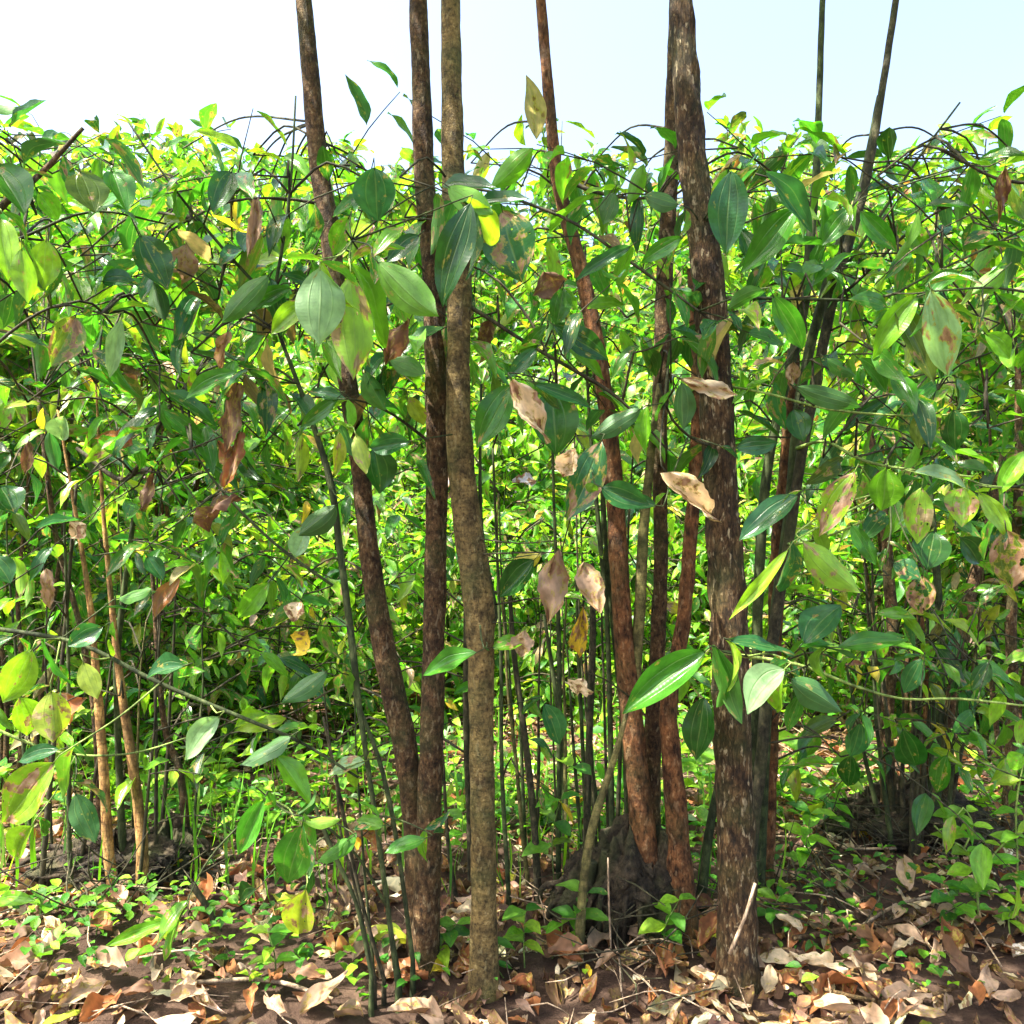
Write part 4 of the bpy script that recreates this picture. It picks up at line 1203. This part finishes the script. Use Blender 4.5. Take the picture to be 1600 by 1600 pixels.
NEAR_T = [leaf_template(4, 9, wl=w, fold=f, droop=d, wave=0.03, twist=t, seed=60 + i)
          for i, (w, f, d, t) in enumerate([(0.36, 0.3, 0.2, 0), (0.33, 0.15, 0.35, 0.3), (0.40, 0.4, 0.1, -0.2), (0.34, 0.3, 0.5, 0.2), (0.31, 0.6, 0.3, -0.4)])]
SP = np.array([s_[0] for s_ in SAMP])
SPR = [(60, 620), (180, 640), (120, 760), (260, 700), (60, 820), (200, 850), (320, 860), (120, 930), (300, 950), (420, 780), (390, 1010), (60, 980), (250, 540), (420, 640), (470, 540), (330, 440), (60, 520),
       (1480, 380), (1550, 560), (1420, 560), (1330, 640), (1520, 700), (1580, 980), (1330, 960), (1500, 980), (1370, 1060), (1560, 1060), (1320, 1160), (1420, 1130),
       (640, 380), (780, 380), (860, 340), (960, 420), (980, 560), (780, 560), (640, 560), (1180, 470), (1190, 600), (1220, 300), (1060, 760), (820, 680),
       (30, 700), (150, 560), (230, 780), (380, 900), (450, 900), (480, 720), (300, 620), (100, 340), (180, 400), (350, 560), (30, 1120), (230, 1120), (330, 1120), (400, 1180), (150, 880), (20, 930),
       (260, 300), (520, 300), (600, 460), (640, 720), (620, 900), (800, 620), (880, 500), (900, 380), (1000, 330), (930, 820), (830, 860), (1000, 480), (760, 380), (880, 300),
       (1400, 700), (1460, 760), (1560, 860), (1290, 760), (1500, 640), (1560, 480), (1400, 420), (1240, 380), (1360, 520), (1590, 380), (1280, 900), (1440, 960), (1540, 1140), (1260, 1140),
       (610, 1150), (520, 1180), (450, 1080), (560, 1060), (640, 300), (440, 330), (1300, 280), (1480, 290)]
for k in range(26):
    SPR.append((RS.uniform(1330, 1530), RS.uniform(960, 1220)))
for k in range(75):
    # more twigs, thickest in the upper left and upper right of the thicket
    SPR.append((RS.choice([RS.uniform(0, 520), RS.uniform(1170, 1600), RS.uniform(520, 1170)], p=[0.46, 0.3, 0.24]), RS.uniform(290, 900)))
for k in range(75):
    zx = RS.choice([RS.uniform(0, 340), RS.uniform(420, 640), RS.uniform(770, 1000), RS.uniform(1190, 1560)], p=[0.34, 0.2, 0.3, 0.16])
    spray(zx, RS.uniform(930, 1270), RS.uniform(2.05, 2.9), RS.choice([0.3, 2.8, -0.5, 3.6, 1.2]) + RS.normal(0, 0.3), RS.uniform(60, 130), RS.randint(3, 5), YOUNG, (0.045, 0.085))
DARKW = {'mid': 40, 'dark': 26, 'blue': 20, 'fresh': 16, 'lime': 5, 'olive': 4, 'brown': 2, 'pink': 2}
for k in range(84):
    zx = RS.choice([RS.uniform(0, 520), RS.uniform(1160, 1580), RS.uniform(560, 1080)], p=[0.34, 0.36, 0.30])
    spray(zx, RS.uniform(270, 760 if zx > 1100 else 640), RS.uniform(1.6, 1.95), RS.choice([0.3, 2.8, -0.5, 3.6, 1.2]) + RS.normal(0, 0.3), RS.uniform(110, 200), RS.randint(3, 5), DARKW, (0.085, 0.14))
for k in range(34):
    # leafy twigs along the top of the thicket
    spray(RS.uniform(0, 1600), RS.uniform(225, 340), RS.uniform(1.7, 2.5), RS.choice([0.1, 3.0, -0.6, 3.7]) + RS.normal(0, 0.25), RS.uniform(110, 220), RS.randint(4, 7), None, (0.08, 0.135))
for px, py in SPR:
    spray(px + RS.uniform(-25, 25), py + RS.uniform(-25, 25), RS.uniform(1.95, 2.6), RS.choice([0.3, 2.8, -0.5, 3.6, 1.2]) + RS.normal(0, 0.3), RS.uniform(120, 220), RS.randint(4, 7), size=(0.07, 0.12))


# ------------------------------------------------------------------ seedlings, vine, sticks and single fallen leaves
def seedling(px, py, Y, h, pairs, lab, leaf=0.045, kinds=None):
    p = P(px, py, Y)
    gz = float(ground_z(p[0], Y))
    r = thing('seedling', (p[0], Y, gz), lab, 'seedling', 'small seedlings on the forest floor')
    m_ = MB()
    a0 = RS.uniform(0, 6.28)
    pts = [[p[0], Y, gz - 0.01, 0.002], [p[0] + RS.normal(0, 0.01), Y + RS.normal(0, 0.01), gz + h * 0.5, 0.0016], [p[0] + RS.normal(0, 0.02), Y, gz + h, 0.001]]
    path = spline(pts, h / 12)
    tube(m_, path, 6)
    m_.build('stem', M['pale'], r, org=r.location)
    for k in range(pairs):
        i = min(len(path) - 1, int((0.3 + 0.7 * (k + 1) / pairs) * (len(path) - 1)))
        for s_ in (0, math.pi):
            a = a0 + k * 1.57 + s_
            d = np.array([[math.cos(a), math.sin(a), RS.uniform(-0.1, 0.4)]])
            fo = MB()
            scatter_leaves(fo, [HERB_N[RS.randint(3)]], path[i:i + 1, :3], d, np.array([[0, -0.2, 1.0]]), np.array([leaf * RS.uniform(0.8, 1.3)]), pick_cols(1, kinds or {'fresh': 5, 'mid': 4, 'lime': 3}, (0, 0.1)))
            fo.build('leaf', M['herb'], r, org=r.location, attrs=True)


HERB_N = [leaf_template(4, 8, wl=w, fold=0.3, droop=d, seed=70 + i) for i, (w, d) in enumerate([(0.5, 0.2), (0.42, 0.3), (0.6, 0.15)])]
seedling(820, 1455, 1.83, 0.13, 4, 'bright green leafy seedling at the foot of the olive ringed trunk', 0.06)
seedling(860, 1450, 1.86, 0.08, 2, 'tiny pale green seedling with narrow crossed leaves before the stump', 0.05)
seedling(870, 1400, 2.1, 0.36, 4, 'tallest fresh green seedling among the thin central poles', 0.075)
for px_, py_, Y_, h_, lab_ in [(905, 1470, 1.84, 0.16, 'seedling just left of the olive leaning sapling before the stump'), (1045, 1470, 1.86, 0.13, 'seedling between the stump and the thick trunk'),
                               (700, 1480, 1.86, 0.09, 'seedling between the bases of forked tree and olive trunk'), (560, 1250, 2.9, 0.22, 'sunlit leafy seedling behind the leaning trunk'),
                               (1090, 1260, 2.8, 0.2, 'sunlit seedling seen left of the thick trunk in the bright gap')]:
    seedling(px_, py_, Y_, h_, 4, lab_, 0.06 if Y_ < 2 else 0.1)
seedling(790, 1460, 1.8, 0.09, 3, 'low round leaved seedling right beside the olive trunk base', 0.05)
seedling(430, 1470, 1.75, 0.12, 3, 'green seedling in brown litter below the broad hanging leaf at lower left', 0.06)
seedling(150, 1440, 1.9, 0.10, 3, 'small seedling in front of the yellowish stems', 0.05)
seedling(60, 1440, 1.95, 0.09, 3, 'small seedling near the lower left corner of the litter', 0.045)
seedling(1210, 1430, 1.98, 0.11, 4, 'seedling just right of the thick trunk base', 0.055)
seedling(1260, 1360, 2.3, 0.17, 4, 'leafy seedling between the thick trunk and the rooty mound', 0.07)
seedling(1300, 1330, 2.45, 0.20, 5, 'broad leaved seedling in front of the right mound', 0.08)
seedling(1240, 1290, 2.7, 0.26, 5, 'pale sunlit large leaved seedling behind the thick trunk', 0.11, {'lime': 5, 'fresh': 5})
seedling(1480, 1440, 1.95, 0.12, 4, 'seedling in the litter near the lower right corner', 0.055)
seedling(1580, 1450, 1.9, 0.09, 3, 'small seedling closest to the lower right corner', 0.05)
seedling(715, 1350, 2.35, 0.14, 3, 'sunlit seedling in the bright gap left of the olive trunk', 0.07, {'lime': 5, 'fresh': 5})
seedling(350, 1250, 2.9, 0.16, 4, 'sunlit seedling behind the left litter patch', 0.08, {'lime': 5, 'fresh': 5})

# climbing herb in the lower right
p0 = P(1500, 1395, 1.95)
r = thing('creeper', (p0[0], p0[1], float(ground_z(p0[0], p0[1]))), 'yellow green creeper with curling stalks sprawling over litter at lower right', 'creeper')
for rows_ in ([(1530, 1440, 4), (1525, 1380, 4), (1510, 1330, 3.5), (1480, 1310, 3), (1460, 1290, 3)], [(1525, 1400, 4), (1550, 1340, 3.5), (1580, 1310, 3), (1620, 1290, 2.5)],
              [(1590, 1440, 3), (1590, 1350, 3), (1588, 1260, 3), (1600, 1190, 2)], [(1505, 1330, 3), (1520, 1290, 2.5), (1505, 1262, 2.5), (1495, 1275, 2)]):
    pth = path_px(rows_, 1.93, 0.015)
    m_ = MB()
    tube(m_, pth, 6)
    m_.build('stalk', M['pale'], r, org=r.location)
    for i in range(2, len(pth), max(2, len(pth) // 5)):
        for sg in (-1, 1):
            fo = MB()
            scatter_leaves(fo, [HERB_N[RS.randint(3)]], pth[i:i + 1, :3], np.array([[sg, RS.normal(0, 0.4), RS.uniform(-0.4, 0.4)]]), np.array([[0, -0.5, 1.0]]), np.array([RS.uniform(0.035, 0.07)]), pick_cols(1, {'lime': 5, 'fresh': 5}, (0, 0.1)))
            fo.build('leaf', M['herb'], r, org=r.location, attrs=True)

mb = MB()
for cx_, cy_, Y_, n_, sx in ((1430, 1280, 2.45, 150, 90), (200, 1385, 2.1, 70, 90), (980, 1440, 1.9, 45, 60), (1250, 1400, 2.1, 40, 60)):
    for k in range(n_):
        c_ = P(cx_ + RS.normal(0, sx), cy_, Y_)
        c_ = c_ + [0, RS.normal(0, 0.12), 0]
        c_[2] = float(ground_z(c_[0], c_[1])) + abs(RS.normal(0, 0.06)) + 0.01
        d_ = unit(np.array([RS.normal(), RS.normal(), RS.normal(0.1, 0.5)])) * RS.uniform(0.05, 0.16)
        tube(mb, spline([[*(c_ - d_), 0.0012], [*(c_ + RS.normal(0, 0.012, 3)), 0.0022], [*(c_ + d_ + [0, 0, 0.01]), 0.0009]], 0.03), 5)
tag(mb.build('brushwood', M['twig']), 'dark tangle of fine dead brushwood heaped round the feet of the clumps', 'brushwood', kind='stuff')
STICKS = [
    ([(1180, 1380, 5), (1165, 1430, 5), (1140, 1490, 6)], 1.62, 'dry', 'pale dry stick leaning against the foot of the thick trunk'),
    ([(1200, 1300, 3), (1290, 1310, 4), (1320, 1325, 4), (1400, 1330, 5)], 2.15, 'dry', 'long bent dry stick lying right of the thick trunk'),
    ([(1330, 1250, 4), (1400, 1275, 5), (1470, 1305, 6)], 2.25, 'dry', 'pale straight dry stick across the front of the right mound'),
    ([(1240, 1455, 8), (1330, 1440, 9), (1420, 1430, 8)], 1.96, 'brown', 'thick brown dead branch lying in the right litter'),
    ([(1340, 1440, 5), (1400, 1410, 5), (1480, 1400, 4)], 1.98, 'dry', 'short pale dry stick beside the thick dead branch'),
    ([(300, 1380, 10), (330, 1430, 9), (350, 1470, 7)], 1.95, 'twig', 'short dark dead branch lying in the left litter'),
    ([(250, 1240, 3), (290, 1270, 4), (350, 1300, 4)], 2.5, 'dry', 'thin pale twig behind the orange brown stems'),
    ([(935, 1350, 2.5), (975, 1390, 3), (1010, 1430, 3)], 1.83, 'dry', 'thin pale twig across the dark stump'),
    ([(950, 1340, 2.5), (952, 1420, 3), (955, 1490, 3)], 1.82, 'dry', 'thin upright straw in front of the dark stump'),
    ([(300, 1545, 6), (420, 1530, 7), (520, 1550, 5)], 1.72, 'dry', 'dry stick lying in the nearest litter at lower left'),
    ([(1280, 1540, 6), (1390, 1560, 7), (1500, 1535, 5)], 1.70, 'brown', 'brown stick lying in the nearest litter at lower right'),
]
for rows_, Y, mt, lab in STICKS:
    pth = path_px(rows_, Y, 0.02)
    flat = np.ptp(pth[:, 2]) < 0.12 and 'upright' not in lab
    if flat:            # lies on the litter
        pth[:, 1] = np.clip(pth[:, 1] * (CZ - 0.03) / np.maximum(CZ - pth[:, 2], 0.2), 1.4, 3.2)
        s_ = pth[:, 1] / Y
        pth[:, 0] = pth[:, 0] * s_
        pth[:, 2] = ground_z(pth[:, 0], pth[:, 1]) + 0.03
    m_ = MB()
    tube(m_, pth, 8, 0.1, 5)
    o = m_.build('dead_stick', M[mt], None, org=pth[0, :3])
    o.location = tuple(pth[0, :3])
    tag(o, lab, 'stick', 'dead sticks on the ground')


def fallen(px, py, kind, L, lab, group=None, rot=None, tilt=0.25):
    Y = F * (CZ - 0.03) / (py - 800)
    p = P(px, py, Y)
    p[2] = float(ground_z(p[0], Y)) + 0.04
    a = RS.uniform(0, 6.28) if rot is None else rot
    v, q_, luv = leaf_template(6, 12, wl=0.44, fold=0.4, droop=RS.uniform(-0.3, 0.3), seed=RS.randint(1 << 20), crumple=RS.uniform(0.3, 0.9), twist=RS.uniform(-0.5, 0.5))
    d = unit(np.array([math.cos(a), math.sin(a), RS.normal(0, tilt * 0.5)]))
    up = unit(np.array([RS.normal(0, tilt), -0.35, 1.0]))
    xa = unit(np.cross(d, up))
    za = np.cross(xa, d)
    V = (v[:, 0:1] * xa + v[:, 1:2] * d + v[:, 2:3] * za) * L
    luv = luv.copy()
    luv[:, 2] = RS.uniform()
    c = np.array(PAL[kind]) * math.exp(RS.normal(0, 0.2))
    m_ = MB()
    m_.add(V, q_, None, np.tile(np.array([*c, RS.uniform(0, 0.3)]), (len(v), 1)), luv)
    o = m_.build('fallen_leaf', M['dead'], attrs=True)
    o.location = tuple(p)
    tag(o, lab, 'leaf', group)


fallen(300, 1352, 'yellow', 0.11, 'bright yellow fallen leaf in the litter right of the orange brown stems', 'fallen leaves lying on the litter')
fallen(545, 1462, 'yg', 0.15, 'pale yellow fallen leaf in the litter left of the leaning trunk base', 'fallen leaves lying on the litter', 0.2)
fallen(1420, 1395, 'pink', 0.12, 'upturned pinkish brown fallen leaf at lower right', 'fallen leaves lying on the litter', 1.2, 0.8)
fallen(1000, 1462, 'pink', 0.14, 'large pinkish brown fallen leaf before the dark stump', 'fallen leaves lying on the litter', 1.6, 0.8)
fallen(1205, 1290, 'brown', 0.12, 'brown dead leaf standing up right of the thick trunk', 'fallen leaves lying on the litter', 1.5, 0.9)
for k in range(90):
    px = RS.choice([RS.uniform(20, 640), RS.uniform(1190, 1590), RS.uniform(690, 740), RS.uniform(800, 1140)], p=[0.45, 0.4, 0.05, 0.1])
    py = RS.uniform(1400, 1590)
    kd = RS.choice(['pink', 'tan', 'brown', 'rust'])
    hue = {'pink': 'pinkish', 'tan': 'pale tan', 'brown': 'dark brown', 'rust': 'rusty red'}[kd]
    zone = 'left of the trunks' if px < 660 else 'right of the thick trunk' if px > 1180 else 'among the trunk bases'
    fallen(px, py, kd, RS.uniform(0.06, 0.115), '%s curled dry leaf on the foreground litter %s' % (hue, zone), 'curled %s dry leaves %s' % (hue, zone))
